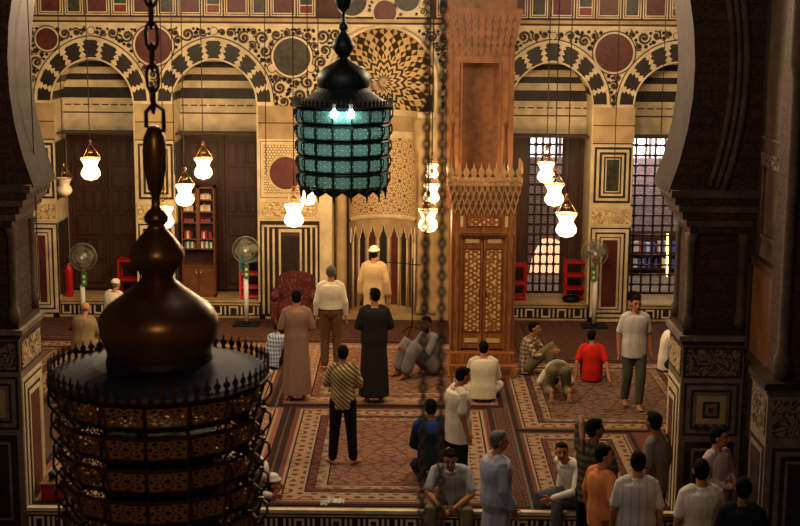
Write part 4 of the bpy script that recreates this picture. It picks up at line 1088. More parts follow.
# fire extinguisher
e = at(69.5, 297, 26.6); t = thing('fire_extinguisher', 'red fire extinguisher standing on the ledge by the left door', 'fire extinguisher', (e.x, 26.6, ZPL+.025))
q = MB(); q.lathe([(.075, 0), (.08, .03), (.08, .5), (.065, .57), (.03, .63), (.03, .66)], 'red_paint', 20, (e.x, 26.6, ZPL+.025)); q.build('tank', t)
q = MB(); q.lathe([(.03, .66), (.03, .7)], 'black_metal', 10, (e.x, 26.6, ZPL+.025)); q.box(e.x-.015, e.x+.09, 26.585, 26.615, ZPL+.71, ZPL+.735, 'black_metal'); q.box(e.x-.015, e.x+.08, 26.585, 26.615, ZPL+.755, ZPL+.775, 'black_metal'); q.build('valve', t)
q = MB(); q.tube([(e.x-.02, 26.58, ZPL+.7), (e.x-.1, 26.52, ZPL+.65), (e.x-.13, 26.5, ZPL+.45), (e.x-.125, 26.5, ZPL+.2)], .012, 'black_metal', 6); q.build('hose', t)
# bookcase on the ledge
bx0, bx1, BY = at(183, 250, 26.75).x, at(216, 250, 26.75).x, 26.75
t = thing('bookcase', 'tall brown bookcase with open shelves and a two-door cupboard', 'bookcase', ((bx0+bx1)/2, BY, ZPL+.025)); bzf = lambda py: at(200, py, BY-.15).z
zb, ztp, zm, zs0 = ZPL+.025, bzf(187), bzf(267), bzf(249)
q = MB()
for a, b in ((bx0, bx0+.025), (bx1-.025, bx1)): q.box(a, b, BY-.15, BY+.15, zb, ztp, 'wood_case')
q.box(bx0, bx1, BY+.13, BY+.15, zb, ztp, 'wood_dark'); q.box(bx0, bx1, BY-.15, BY+.15, ztp-.03, ztp+.0, 'wood_case'); q.box(bx0, bx1, BY-.15, BY+.15, zb, zb+.05, 'wood_case'); q.box((bx0+bx1)/2-.035, (bx0+bx1)/2+.035, BY-.15, BY+.12, zs0, ztp, 'wood_case'); q.build('frame', t)
for py in (267, 249, 239.5, 223, 212, 200):
    q = MB(); q.box(bx0+.025, bx1-.025, BY-.14, BY+.13, bzf(py)-.012, bzf(py)+.012, 'wood_case'); q.build('shelf', t)
for a, b, s_ in ((bx0+.03, (bx0+bx1)/2-.005, 1), ((bx0+bx1)/2+.005, bx1-.03, -1)):
    q = MB(); q.box(a, b, BY-.17, BY-.15, zb+.05, zm-.02, 'wood_case'); d_ = q.build('door', t)
    q = MB(); xk = b-.04 if s_ > 0 else a+.04; q.ell((xk, BY-.18, zm-.1), [Vector((1,0,0)), Vector((0,1,0)), Vector((0,0,1))], (.014, .014, .014), 'ivory', 8, 6); q.build('knob', d_)
for i, c in enumerate((L(170,30,34), L(200,170,120), L(70,110,80), L(90,70,130), L(210,205,195), L(40,34,34))): plain('cover%d' % i, c, .6)
k = 0
for py, cols, h in ((249, (2, 4, 2, 4), .12), (239.5, (0, 5, 0, 4), .15), (223, (3, 0, 3, 0), .06), (212, (1, 4, 1), .12), (200, (1, 4), .1)):
    for (a, b) in ((bx0+.05, (bx0+bx1)/2-.05), ((bx0+bx1)/2+.05, bx1-.05)):
        x = a; j = 0
        while x < b-.04:
            w = rnd.uniform(.035, .055); q = MB(); ci = cols[k % len(cols)]; hh = h*rnd.uniform(.85, 1.1); q.box(x, x+w*.92, BY-.12, BY+.02, bzf(py)+.013, bzf(py)+.013+hh, 'cover%d' % ci)
            o = q.build('book', None, loc=(x+w/2, BY-.05, bzf(py)+.013)); tag(o, 'small book standing in the open shelves of the brown bookcase', 'book', 'books in the brown bookcase'); x += w; j += 1; k += 1
for (a, w, h, c, py, lb) in ((bx0+.2, .09, .13, 'cover4', 233, None),): pass
# metal shelves
def rack(x, y, z, w, h, cols, label, d=.3):
    t = thing('metal_shelf', label, 'shelf', (x, y, z)); n = len(cols)
    for sx in (-1, 1):
        for sy in (-1, 1):
            q = MB()
            for i in range(n): q.box(x+sx*w/2-.018, x+sx*w/2+.018, y+sy*d/2-.018, y+sy*d/2+.018, z+h*i/n, z+h*(i+1)/n, cols[i])
            q.build('leg', t)
    for i in range(1, n+1):
        q = MB(); zz = z+h*i/n-.02; q.box(x-w/2-.018, x+w/2+.018, y-d/2, y+d/2, zz-.035, zz, cols[i-1]); q.build('shelf', t)
    q = MB(); q.box(x-w/2, x+w/2, y-d/2, y+d/2, z+.03, z+.06, cols[0]); q.build('shelf', t)
    return t
p = at(251.5, 290, 26.6); rack(p.x, 26.6, ZPL+.025, .4, 1.05, ('pink_paint', 'pink_paint', 'teal_paint', 'teal_paint'), 'narrow metal shelf, teal above and pink below, behind a fan')
p = at(131.5, 290, 26.7); rack(p.x, 26.7, ZPL+.025, .42, .75, ('red_paint', 'red_paint'), 'red metal shelf behind the bronze lantern dome, before the left door')
p = at(517, 290, 26.7); rack(p.x, 26.7, ZPL+.025, .3, .72, ('red_paint', 'red_paint'), 'red metal shelf half hidden behind the pulpit')
p = at(575.5, 290, 26.75); rack(p.x, 26.75, ZPL+.025, .42, .78, ('red_paint', 'red_paint', 'red_paint'), 'red metal shelf on the ledge right of the barred window')
def bag(px, py, Y, label, s=.14, c='black_metal'):
    p = at(px, py, Y); q = MB(); q.ell((p.x, Y, ZPL+.025+s*.5), [Vector((1,0,0)), Vector((0,1,0)), Vector((0,0,1))], (s*1.3, s, s*.55), c, 14, 8)
    q.tube([(p.x-s*.6, Y, ZPL+s*.8), (p.x-s*.2, Y, ZPL+s*1.5), (p.x+s*.3, Y, ZPL+s*1.4), (p.x+s*.6, Y, ZPL+s*.8)], .012, c, 6)
    o = q.build('bag', None, loc=(p.x, Y, ZPL+.025)); tag(o, label, 'bag')
bag(571, 301, 26.45, 'black bag lying on the ledge before the right red shelf')
bag(633, 295, 26.75, 'black bag on the ledge right behind the walking man', .13, 'hair_black')
# armchair
ax, ay = at(295, 290, 25.6).x, 25.6; t = thing('armchair', 'maroon patterned armchair with rounded back before the striped marble panel', 'armchair', (ax, ay, 0))
n = N('chair_fabric', .85); v = n.co(); k_ = n.step(n.vor(v, 22.0), .35, .1); n.base(n.mix(k_, L(112,52,38), L(68,18,20))); MAT['chair_fabric'] = n.m
q = MB(); hw = .34; pl = [(ax-hw, .5)]+[(ax-hw*math.cos(a), .84+.17*max(0,math.sin(a))**.7) for a in [PI*i/12 for i in range(13)]]+[(ax+hw, .5)]
q.poly(pl, ay+.18, ay+.34, 'chair_fabric'); q.build('backrest', t)
q = MB(); q.box(ax-.3, ax+.3, ay-.3, ay+.2, .3, .5, 'chair_fabric'); q.build('seat', t)
for sx in (-1, 1):
    q = MB(); q.box(ax+sx*.36-.07, ax+sx*.36+.07, ay-.3, ay+.3, .22, .62, 'chair_fabric'); q.tube([(ax+sx*.36, ay-.32, .64), (ax+sx*.36, ay+.25, .64)], .08, 'chair_fabric', 12); q.build('armrest', t)
    for y in (-.26, .28): q = MB(); q.lathe([(.03, 0), (.04, .22)], 'wood_dark', 8, (ax+sx*.34, ay+y, 0)); q.build('leg', t)
# microphone stand
p = fl(412, 336); p.z = .013; t = thing('microphone_stand', 'thin black microphone stand before the prayer niche', 'microphone stand', (p.x, p.y, 0))
q = MB()
for k in range(3): a = 2*PI*k/3+.2; q.tube([(p.x, p.y, .2), (p.x+.3*math.cos(a), p.y+.3*math.sin(a), .01)], .01, 'black_metal', 6)
q.build('tripod', t); q = MB(); q.tube([(p.x, p.y, .15), (p.x, p.y, 1.45)], .011, 'black_metal', 6); q.build('pole', t)
q = MB(); q.tube([(p.x+.15, p.y, 1.32), (p.x-.55, p.y, 1.38)], .009, 'black_metal', 6); q.tube([(p.x-.55, p.y, 1.38), (p.x-.7, p.y, 1.4)], .022, 'black_metal', 8); q.build('boom', t)
# tissues and shoes
def paperwad(px, py, s, label):
    p = fl(px, py); q = MB(); r2 = random.Random(px)
    n = 9; vs = []; 
    for i in range(n):
        for j in range(5): vs.append((p.x-s+2*s*i/(n-1), p.y-.05+.1*j/4+r2.uniform(-.01, .01), .02+r2.uniform(0, .05)*(1 if 0 < j < 4 else .2)))
    fs = [(i*5+j, (i+1)*5+j, (i+1)*5+j+1, i*5+j+1) for i in range(n-1) for j in range(4)]
    q.add(vs+[(v[0], v[1], .013) for v in vs], fs+[tuple(x+45 for x in f[::-1]) for f in fs], 'paper')
    o = q.build('tissue', None, loc=(p.x, p.y, .013)); tag(o, label, 'tissue')
paperwad(336, 503, .1, 'crumpled white tissue on the front rug, the larger piece'); paperwad(324, 505, .04, 'small scrap of white tissue on the front rug beside the larger piece')
def slippers(px, py, c, label, z=0.0, cat='shoe', gr=None):
    p = fl(px, py, z)
    q = MB(); q.ell((p.x, p.y, z+.04), [Vector((1,0,0)), Vector((0,1,0)), Vector((0,0,1))], (.045, .13, .035), c, 12, 7); q.ell((p.x, p.y+.04, z+.06), [Vector((1,0,0)), Vector((0,1,0)), Vector((0,0,1))], (.042, .07, .04), c, 12, 7)
    o = q.build('shoe', None, loc=(p.x, p.y, z+.012)); tag(o, label, cat, gr)
# low box with shoes by the left pier
p = fl(51, 500); p.x += .1; t = thing('shoe_box', 'low dark red box of shoes at the foot of the left pier', 'shoe box', (p.x, 16.3, .012))
q = MB(); q.box(p.x-.2, p.x+.16, 16.1, 16.5, .012, .2, 'red_carpet'); q.build('box', t); q = MB(); q.box(p.x-.22, p.x+.18, 16.08, 16.52, .2, .23, 'wood_case'); q.build('lid', t)
for k, (dx, c) in enumerate(((-.1, 'black_metal'), (.05, 'wood_case'))):
    q = MB(); x = p.x+dx; q.ell((x, 16.3, .27), [Vector((1,0,0)), Vector((0,1,0)), Vector((0,0,1))], (.045, .13, .04), c, 12, 7); q.ell((x, 16.24, .3), [Vector((1,0,0)), Vector((0,1,0)), Vector((0,0,1))], (.04, .06, .045), c, 12, 7)
    o = q.build('shoe', None, loc=(x, 16.3, .23)); tag(o, ('black shoe', 'brown shoe')[k]+' on the low box at the left pier', 'shoe')
# ------------------------------------------------------------------ people
def V(*a): return Vector(a)
def clothmat(name, c, kind='plain', c2=None, k=18):
    n = N(name, .85, spec=.1); v = n.co(); x, y, z = n.xyz(v)
    w = n.noise(n.node('ShaderNodeMapping', {0: v, 3: (1, 1, .35)}).outputs[0], 11, 2, .6); base = n.mix(w, tuple(q*.88 for q in c), c)
    if kind == 'diag': m = n.step(n.M('FRACT', n.M('MULTIPLY', n.M('ADD', x, n.M('MULTIPLY', z, -1.1)), k)), .55, .06); base = n.mix(m, base, c2)
    if kind == 'horiz': m = n.step(n.M('FRACT', n.M('MULTIPLY', z, k)), .5, .06); base = n.mix(m, base, c2)
    if kind == 'check':
        a = n.step(n.M('FRACT', n.M('MULTIPLY', n.M('ADD', x, y), k)), .55, .06); b = n.step(n.M('FRACT', n.M('MULTIPLY', z, k)), .55, .06)
        base = n.mix(n.M('MULTIPLY', n.M('ADD', a, b), .5), base, c2)
    if kind == 'vert': m = n.step(n.M('FRACT', n.M('MULTIPLY', x, k)), .8, .05); base = n.mix(m, base, c2)
    if kind == 'band': m = n.step(z, k, .01); base = n.mix(m, base, c2)
    n.base(base); n.bump(w, .45, .04); MAT[name] = n.m; return name
def lerp(a, b, t): return a.lerp(b, t)
def default_joints(pose, o=None):
    o = o or {}
    J = {}
    def sy(nm, x, y, z): J[nm+'L'] = V(x, y, z); J[nm+'R'] = V(-x, y, z)
    if pose in ('stand', 'walk'):
        J.update(pel=V(0,0,.95), chest=V(0,.01,1.24), neck=V(0,.015,1.47), head=V(0,-.015,1.625))
        sy('sh', .168, .01, 1.41); sy('el', .235, .04, 1.14); sy('wr', .245, -.03, .89); sy('hip', .09, 0, .93); sy('kn', .1, -.02, .51); sy('an', .105, .02, .08); sy('toe', .03, -1, -.0)
        if pose == 'walk': J['knL'] = V(.09, -.12, .52); J['anL'] = V(.07, -.12, .08); J['knR'] = V(-.09, 0, .5); J['anR'] = V(-.1, .12, .1)
    elif pose == 'cross':
        J.update(pel=V(0,.08,.14), chest=V(0,.03,.43), neck=V(0,-.02,.66), head=V(0,-.07,.80))
        sy('sh', .18, -.01, .60); sy('el', .25, -.08, .34); sy('wr', .2, -.3, .24); sy('hip', .1, .04, .12); sy('kn', .29, -.33, .13); J['anL'] = V(-.1,-.36,.07); J['anR'] = V(.1,-.3,.07); J['toeL'] = V(-1,-.2,0); J['toeR'] = V(1,-.2,0)
    elif pose == 'knees':
        J.update(pel=V(0,.1,.13), chest=V(0,.08,.42), neck=V(0,.02,.66), head=V(0,-.03,.81))
        sy('sh', .18, .03, .60); sy('el', .24, -.12, .38); sy('wr', .1, -.36, .42); sy('hip', .1, .05, .12); sy('kn', .15, -.32, .5); sy('an', .12, -.44, .08); sy('toe', .1, -1, -.1)
    elif pose == 'kneel':
        J.update(pel=V(0,.05,.3), chest=V(0,-.0,.58), neck=V(0,-.05,.81), head=V(0,-.09,.95))
        sy('sh', .18, -.03, .76); sy('el', .23, -.06, .48); sy('wr', .13, -.3, .36); sy('hip', .1, .03, .25); sy('kn', .14, -.4, .1); sy('an', .1, .08, .07); sy('toe', 0, 1, -.2)
    elif pose == 'prostrate':
        J.update(pel=V(0,.02,.5), chest=V(0,-.3,.42), neck=V(0,-.54,.25), head=V(0,-.63,.12))
        sy('sh', .18, -.46, .3); sy('el', .3, -.4, .1); sy('wr', .22, -.62, .05); sy('hip', .11, .04, .47); sy('kn', .16, -.12, .08); sy('an', .15, .33, .16); sy('toe', 0, .25, -1)
    elif pose == 'edge':
        J.update(pel=V(0,.0,.12), chest=V(0,-.1,.4), neck=V(0,-.22,.6), head=V(0,-.29,.725))
        sy('sh', .19, -.17, .55); sy('el', .27, -.3, .3); sy('wr', .07, -.5, .19); sy('hip', .1, 0, .12); sy('kn', .22, -.44, .13); sy('an', .2, -.44, -.32); sy('toe', .15, -1, 0)
    J.update(o); return J
def tube_limb(mb, pts, rs, mat, n=12):
    """smooth tapered tube through the joints with rounded ends"""
    P = [Vector(p) for p in pts]; out = []; R = []
    for i in range(len(P)-1):
        for t in (0, .25, .5, .75) if i < len(P)-2 else (0, .25, .5, .75, 1): out.append(P[i].lerp(P[i+1], t)); R.append(rs[i]+(rs[i+1]-rs[i])*t)
    d0 = (out[0]-out[1]).normalized(); d1 = (out[-1]-out[-2]).normalized()
    out = [out[0]+d0*R[0]*.8, out[0]+d0*R[0]*.5]+out+[out[-1]+d1*R[-1]*.5, out[-1]+d1*R[-1]*.8]; R = [R[0]*.45, R[0]*.85]+R+[R[-1]*.85, R[-1]*.45]
    mb.tube(out, R, mat, n)
def spine(J, n=9):
    a, b, c = J['pel'], J['chest'], J['neck']; out = []
    for i in range(n):
        t = i/(n-1); out.append((a*(1-t)**2+ (b*2-(a+c)*.5)*(2*t*(1-t))+c*t*t))
    return out
def hand(mb, wr, d, fwd, side, mat, curl=.5):
    d = d.normalized(); w = (fwd-d*fwd.dot(d)); w = w.normalized() if w.length > 1e-4 else d.orthogonal().normalized(); nrm = d.cross(w)*side
    c = wr+d*.055; mb.ell(c, [d, w, nrm], (.055, .04, .017), mat, 12, 7)
    for k, (o, l) in enumerate(((.03, .07), (.01, .08), (-.01, .075), (-.03, .058))):
        b = wr+d*.085+w*o; m = b+d*l*.5*1.0+nrm*curl*.012; e = b+d*l*(1-.35*curl)+nrm*curl*.045
        mb.tube([b, m, e], [.0095, .009, .007], mat, 6)
    b = wr+d*.025+w*.03; mb.tube([b, b+w*.035+d*.025+nrm*.006, b+w*.04+d*.06+nrm*.015], [.012, .011, .008], mat, 6)
def foot(mb, an, td, mat, side, s=1.0):
    td = td.normalized(); up = Vector((0,0,1)); 
    if abs(td.z) > .8: up = Vector((0, -1, 0))*1.0
    up = (up-td*up.dot(td)).normalized(); w = td.cross(up)
    base = an-up*.055
    mb.ell(base-td*.02+up*.005, [td, w, up], (.055, .034, .034), mat, 10, 7); mb.ell(base+td*.07+up*.0, [td, w, up], (.085, .04, .026), mat, 10, 7)
    mb.ell(base+td*.03+up*.035, [td, w, up], (.06, .03, .03), mat, 10, 7)
    for k in range(5): mb.tube([base+td*.12+w*(k-2)*.018-up*.008, base+td*(.175-.008*abs(k-(1 if side > 0 else 3)))+w*(k-2)*.019-up*.012], [.012, .009], mat, 6)
PEOPLE = []
def person(loc, rz, H, pose, label, J=None, top=None, bottom=None, robe=None, sleeve='short', skin='skin', hair='hair_black', bald=False, cap=None, look=(0, 0), beard=False, hem=None, group=None, girth=1.0, collar=None):
    s = H/1.75; J = default_joints(pose, J); mb = MB(); sk = skin
    rt_s = (J['shL']-J['shR']).normalized(); rt_h = (J['hipL']-J['hipR']).normalized()
    sp = spine(J); n = len(sp); rxs = [.155, .155, .145, .145, .155, .165, .165, .14, .07]; rys = [.11, .11, .1, .098, .105, .108, .1, .085, .06]
    low = sp[0]-(sp[1]-sp[0]).normalized()*.07
    secs = [(low, rt_h, .10, .08)]+[(sp[i], lerp(rt_h, rt_s, i/(n-1)), rxs[i]*girth, rys[i]*girth) for i in range(n)]
    mb.loft(secs, sk, 18)
    upn = (J['head']-J['neck']); tube_limb(mb, [J['neck']-upn*.15, J['head']-upn*.25], [.058, .052], sk)
    # head frame
    fb = Vector((0,-1,0)); yaw, pit = look; U = Vector((0,0,1))
    Rm = Matrix.Rotation(yaw, 3, 'Z') @ Matrix.Rotation(pit, 3, 'X')   # pit > 0 lifts the chin
    Rm = Matrix.Rotation(yaw, 3, 'Z') @ Matrix.Rotation(-pit, 3, 'X')
    hx, hy, hz = Rm @ Vector((1,0,0)), Rm @ Vector((0,-1,0)), Rm @ Vector((0,0,1)); h = J['head']
    E = lambda a, b, c: h+hx*a+hy*b+hz*c
    mb.ell(E(0, -.005, .022), [hx, hy, hz], (.076, .094, .093), sk, 18, 12); mb.ell(E(0, .03, -.04), [hx, hy, hz], (.056, .062, .072), sk, 14, 9)
    mb.ell(E(0, .062, -.085), [hx, hy, hz], (.026, .026, .02), sk, 10, 7)
    mb.tube([E(0, .082, .02), E(0, .106, -.012), E(0, .112, -.026), E(0, .09, -.034)], [.008, .013, .016, .01], sk, 8)
    for e_ in (-1, 1):
        mb.ell(E(e_*.078, -.008, -.005), [hx, hy, hz], (.011, .02, .03), sk, 8, 6); mb.ell(E(e_*.03, .074, .028), [hx, hy, hz], (.024, .014, .009), sk, 8, 6); mb.ell(E(e_*.04, .06, -.02), [hx, hy, hz], (.022, .02, .02), sk, 8, 6)
    mb.ell(E(0, .086, -.055), [hx, hy, hz], (.026, .012, .012), sk, 8, 6)
    for q in ('L', 'R'):
        sgn = 1 if q == 'L' else -1
        tube_limb(mb, [lerp(J['neck'], J['sh'+q], .7), J['sh'+q], J['el'+q], J['wr'+q]], [.05, .056, .04, .027], sk)
        fwd = J.get('hf'+q, Vector((0, -1, 0)) if pose in ('stand', 'walk') and J['wr'+q].z < J['el'+q].z-.1 else Vector((0, 0, 1)))
        hd = J.get('hd'+q, J['wr'+q]-J['el'+q]); hand(mb, J['wr'+q], hd, fwd, -sgn, sk, J.get('curl', .5))
        tube_limb(mb, [J['hip'+q], J['kn'+q], lerp(J['kn'+q], J['an'+q], .3), J['an'+q]], [.088, .056, .052, .034], sk)
        foot(mb, J['an'+q], J['toe'+q], sk, sgn)
    for k in range(len(mb.v)): mb.v[k] = mb.v[k]*s
    me = remesh(mb, 'person', .0085, 2)
    mats = [sk, 'eye', 'lip', hair]
    for m_ in mats: me.materials.append(MAT[m_])
    hs = h*s
    for p in me.polygons:
        d = (p.center-hs)/s
        if d.length > .16: continue
        a, b, c = d.dot(hx), d.dot(hy), d.dot(hz)
        if b > .05:
            if .014 < abs(a) < .046 and .004 < c < .017: p.material_index = 1
            elif .012 < abs(a) < .05 and .026 < c < .036: p.material_index = 3
            elif abs(a) < .026 and -.066 < c < -.052 and b > .07: p.material_index = 2
            elif beard and abs(a) < .032 and -.05 < c < -.038 and b > .07: p.material_index = 3
        if beard == 'full' and c < -.05 and b > .0 and d.length < .15 and not (abs(a) < .026 and c > -.066 and b > .07): p.material_index = 3
    ob = bpy.data.objects.new('person', me); COL.objects.link(ob); ob.location = Vector(loc)+Vector((0, 0, .014)); ob.rotation_euler = (0, 0, rz); tag(ob, label, 'person', group); PEOPLE.append(ob)
    def child(mb2, name, mat, vox=.011, sm=3):
        for k in range(len(mb2.v)): mb2.v[k] = mb2.v[k]*s
        m = remesh(mb2, name, vox, sm); m.materials.append(MAT[mat]); c = bpy.data.objects.new(name, m); COL.objects.link(c); c.parent = ob; return c
    if not bald:
        q = MB(); q.ell(E(0, -.022, .036), [hx, hy, hz], (.083, .092, .092), hair, 18, 12); q.ell(E(0, -.045, -.01), [hx, hy, hz], (.074, .058, .07), hair, 14, 9)
        q.ell(E(0, .035, .09), [hx, hy, hz], (.055, .045, .03), hair, 12, 8); child(q, 'hair', hair, .01, 2)
    else:
        q = MB(); 
        for e_ in (-1, 1): q.ell(E(e_*.06, -.035, -.005), [hx, hy, hz], (.022, .045, .035), hair, 10, 7)
        q.ell(E(0, -.075, -.02), [hx, hy, hz], (.055, .026, .03), hair, 12, 7); child(q, 'hair', hair, .01, 1)
    if cap:
        q = MB(); c0 = E(0, -.012, .045)
        if cap == 'turban':
            q.ell(E(0, -.012, .075), [hx, hy, hz], (.09, .1, .05), 'cloth_white', 18, 9); q.ell(E(0, -.012, .105), [hx, hy, hz], (.075, .082, .045), 'cloth_white', 16, 8)
            q.tube([c0+hx*.088*math.cos(a)+hy*.1*math.sin(a)+hz*.02 for a in [2*PI*i/16 for i in range(16)]], .016, 'cloth_white', 8, True)
            child(q, 'turban', 'cloth_white', .009, 1)
        else:
            q.ell(E(0, -.014, .05), [hx, hy, hz], (.087, .101, .082), 'cloth_white', 18, 10); child(q, 'cap', 'cloth_white', .009, 1)
    def sleeves(q, mat, L_, r0=.06, r1=.054):
        for z in ('L', 'R'):
            S_, E_, W_ = J['sh'+z], J['el'+z], J['wr'+z]; r1_ = r1
            if L_ == 'short': tube_limb(q, [lerp(J['neck'], S_, .55), S_, lerp(S_, E_, .8)], [.07, r0, r1_+.008], mat)
            elif L_ == 'wide': tube_limb(q, [lerp(J['neck'], S_, .55), S_, E_, lerp(E_, W_, .85)], [.07, r0+.004, r1_+.01, r1_+.016], mat)
            else: tube_limb(q, [lerp(J['neck'], S_, .55), S_, E_, lerp(E_, W_, .9)], [.07, r0, r1_, .043], mat)
    if robe:
        q = MB(); sec = [(sp[i], lerp(rt_h, rt_s, i/(n-1)), max(rxs[i]*girth+.035, .175 if i < 6 else 0), rys[i]*girth+.035) for i in range(n-1)]+[(lerp(sp[-2], sp[-1], .85), rt_s, .075, .068)]
        if pose in ('stand', 'walk'):
            z0 = .08; pts = []; 
            for k in range(8):
                t = k/8; z = z0+(sp[0].z-z0)*t; pts.append((V(sp[0].x*t, sp[0].y, z), rt_h, .235-.05*t, .185-.04*t))
            q.loft(pts+sec, robe, 40, fold=.05, nf=11)
        else:
            q.loft([(low, rt_h, .2, .16)]+sec, robe, 30, fold=.03)
            for z in ('L', 'R'): tube_limb(q, [J['hip'+z], J['kn'+z], lerp(J['kn'+z], J['an'+z], .85)], [.125, .105, .1], robe)
        sleeves(q, robe, 'wide'); child(q, 'robe', robe, .012, 3)
    if top:
        q = MB(); hz_ = hem if hem is not None else -.12
        dn = (sp[0]-sp[1]).normalized()
        sec = [(sp[0]+dn*abs(hz_), rt_h, .168*girth+.012, .128*girth+.01)] if hz_ < -.02 else []
        sec += [(sp[i], lerp(rt_h, rt_s, i/(n-1)), rxs[i]*girth+.03, rys[i]*girth+.028) for i in range(0 if hz_ < -.02 else 1, n-1)]+[(lerp(sp[-2], sp[-1], .8), rt_s, .08, .07)]
        q.loft(sec, top, 26, fold=.035, nf=9)
        sleeves(q, top, sleeve)
        nk = J['neck']; q.tube([nk+Vector((.066*math.cos(a), .062*math.sin(a)-.005, -.028+.022*math.sin(a))) for a in [2*PI*i/14 for i in range(14)]], .021, top, 6, True)
        child(q, 'shirt', top, .011, 2)
    if bottom:
        q = MB(); q.loft([(low, rt_h, .14, .11), (sp[0], rt_h, .172*girth, .126*girth), (sp[1], rt_h, .168*girth, .122*girth), (lerp(sp[1], sp[2], .6), rt_h, .155*girth, .112*girth)], bottom, 20)
        for z in ('L', 'R'): tube_limb(q, [J['hip'+z], J['kn'+z], lerp(J['kn'+z], J['an'+z], .93)], [.108, .08, .068], bottom)
        child(q, 'trousers', bottom, .012, 2)
    return ob
def head_h(px, py, Y, z0=0): return (at(px, py, Y).z-z0)
C = clothmat
C('c_white', L(222,214,196)); C('c_cream', L(224,212,184)); C('c_tanrobe', L(192,166,122)); C('c_beigerobe', L(150,118,98)); C('c_blackrobe', L(44,40,40)); C('c_brown', L(104,76,52)); C('c_black', L(28,26,30))
C('c_stripe', L(196,172,110), 'diag', L(98,80,76), 15); C('c_grey', L(120,110,104)); C('c_greyrobe', L(120,118,116)); C('c_jacket', L(28,42,48), 'band', L(36,58,106), .66); C('c_navy', L(26,26,40))
C('c_check', L(196,170,130), 'check', L(66,48,40), 14); C('c_bluecheck', L(170,178,190), 'check', L(70,90,120), 16); C('c_red', L(206,40,22)); C('c_khaki', L(116,108,80)); C('c_jeans', L(84,84,68)); C('c_lightgrey', L(206,200,190))
C('c_bluerobe', L(160,166,184), 'vert', L(140,146,166), 14); C('c_orange', L(212,132,78)); C('c_green', L(64,64,48), 'horiz', L(96,92,72), 12); C('c_whitecheck', L(200,192,186), 'vert', L(170,166,164), 12); C('c_pinkwhite', L(190,170,172)); C('c_olive', L(138,122,90)); C('c_greyblue', L(92,94,100)); C('c_tan', L(150,120,88)); C('c_palegrey', L(176,178,176), 'vert', L(150,152,156), 16)
def stand_at(px, py, top_py, **k):
    f = fl(px, py); H = head_h(px, top_py, f.y)/1.0*1.0; return V(f.x, f.y, .012), H
PIr = PI
pfold = dict(elL=V(.25,.0,1.16), wrL=V(.05,-.21,1.12), elR=V(-.25,.0,1.16), wrR=V(-.05,-.2,1.08))
l, H = stand_at(297, 400, 291.5); person(l, PI+.1, H, 'stand', 'man in a beige-brown robe seen from behind, before the maroon armchair', robe='c_beigerobe', J=pfold)
l, H = stand_at(331, 370, 266.5); person(l, PI, H, 'stand', 'grey-haired man in a cream shirt and brown trousers seen from behind', top='c_cream', bottom='c_brown', sleeve='long', hair='hair_grey', girth=1.12, hem=-.02)
l, H = stand_at(374, 345, 248); person(l, PI-.25, H, 'stand', 'man in a tan robe and white turban standing in the prayer niche', robe='c_tanrobe', cap='turban', girth=1.08, look=(-.2, .1))
l, H = stand_at(374, 402, 289.5); person(l, PI+.1, H, 'stand', 'man in a long black robe seen from behind, left of the chains', robe='c_blackrobe', J=pfold, girth=1.1, look=(.5, 0))
l, H = stand_at(343, 465, 347); person(l, PI-.05, H, 'stand', 'youth in a diagonally striped shirt and black trousers, barefoot on the reddish rug', top='c_stripe', bottom='c_black', sleeve='short', J=dict(pfold, anL=V(.15,.02,.08), anR=V(-.15,.02,.08), knL=V(.12,-.01,.5), knR=V(-.12,-.01,.5), toeL=V(.5,-1,0), toeR=V(-.5,-1,0)), look=(0, 0), girth=.95)
Y = 16.4; p = at(458, 440, Y); person(V(p.x, Y, .012), PI/2+.35, head_h(459, 368, Y), 'stand', 'man standing in a loose white shirt and black trousers, head bent', top='c_cream', bottom='c_black', sleeve='short', hem=-.2, look=(.15, -.25), J=dict(head=V(0,-.06,1.61), elL=V(.23,-.06,1.15), wrL=V(.23,-.1,.9)), girth=1.25)
# lower floor, front row
Y = 14.75; p = at(497, 480, Y); person(V(p.x, Y, -.4), PI/2+.25, head_h(500, 431.5, Y, -.4), 'stand', 'grey-haired man in a pale blue striped robe walking to the right', robe='c_bluerobe', hair='hair_grey', look=(0, 0), girth=1.3, J=dict(wrR=V(-.2,-.12,.9), elR=V(-.24,.0,1.14)))
Y = 13.95; p = at(637, 490, Y); person(V(p.x, Y, -.4), PI-.05, head_h(638, 452.5, Y, -.4), 'stand', 'man in a white checked shirt seen from behind, between the orange and cream shirts', top='c_whitecheck', bottom='c_black', girth=1.15)
Y = 13.65; p = at(701, 490, Y); person(V(p.x, Y, -.4), PI+.1, head_h(701, 460.5, Y, -.4), 'stand', 'man in a plain cream-white shirt seen from behind, before the right pier', top='c_white', bottom='c_black', girth=1.15, look=(-.3, 0))
Y = 14.4; p = at(602, 490, Y); person(V(p.x, Y, -.4), PI/2+.55, head_h(606, 446.5, Y, -.4), 'stand', 'man in an orange short-sleeved shirt looking right', top='c_orange', bottom='c_brown', look=(-.5, 0))
Y = 15.0; p = at(593, 480, Y); person(V(p.x, Y, -.4), PI-.5, head_h(604, 421.5, Y, -.4)+.02, 'stand', 'man in a dark green striped shirt with one arm raised to his head', top='c_green', bottom='c_black', look=(-.7, 0), skin='skin_dark', J=dict(elL=V(.2,-.1,1.7), wrL=V(.1,.1,1.52), hdL=V(-.3,.2,-1), elR=V(-.23,-.03,1.14)))
Y = 15.35; p = at(655, 470, Y); person(V(p.x, Y, -.4), PI+.9, head_h(661, 412.5, Y, -.4), 'stand', 'man in a dark grey shirt by the red carpet corner, back turned', top='c_grey', bottom='c_black', skin='skin_dark', look=(-.3, 0), J=dict(head=V(0,-.045,1.615)))
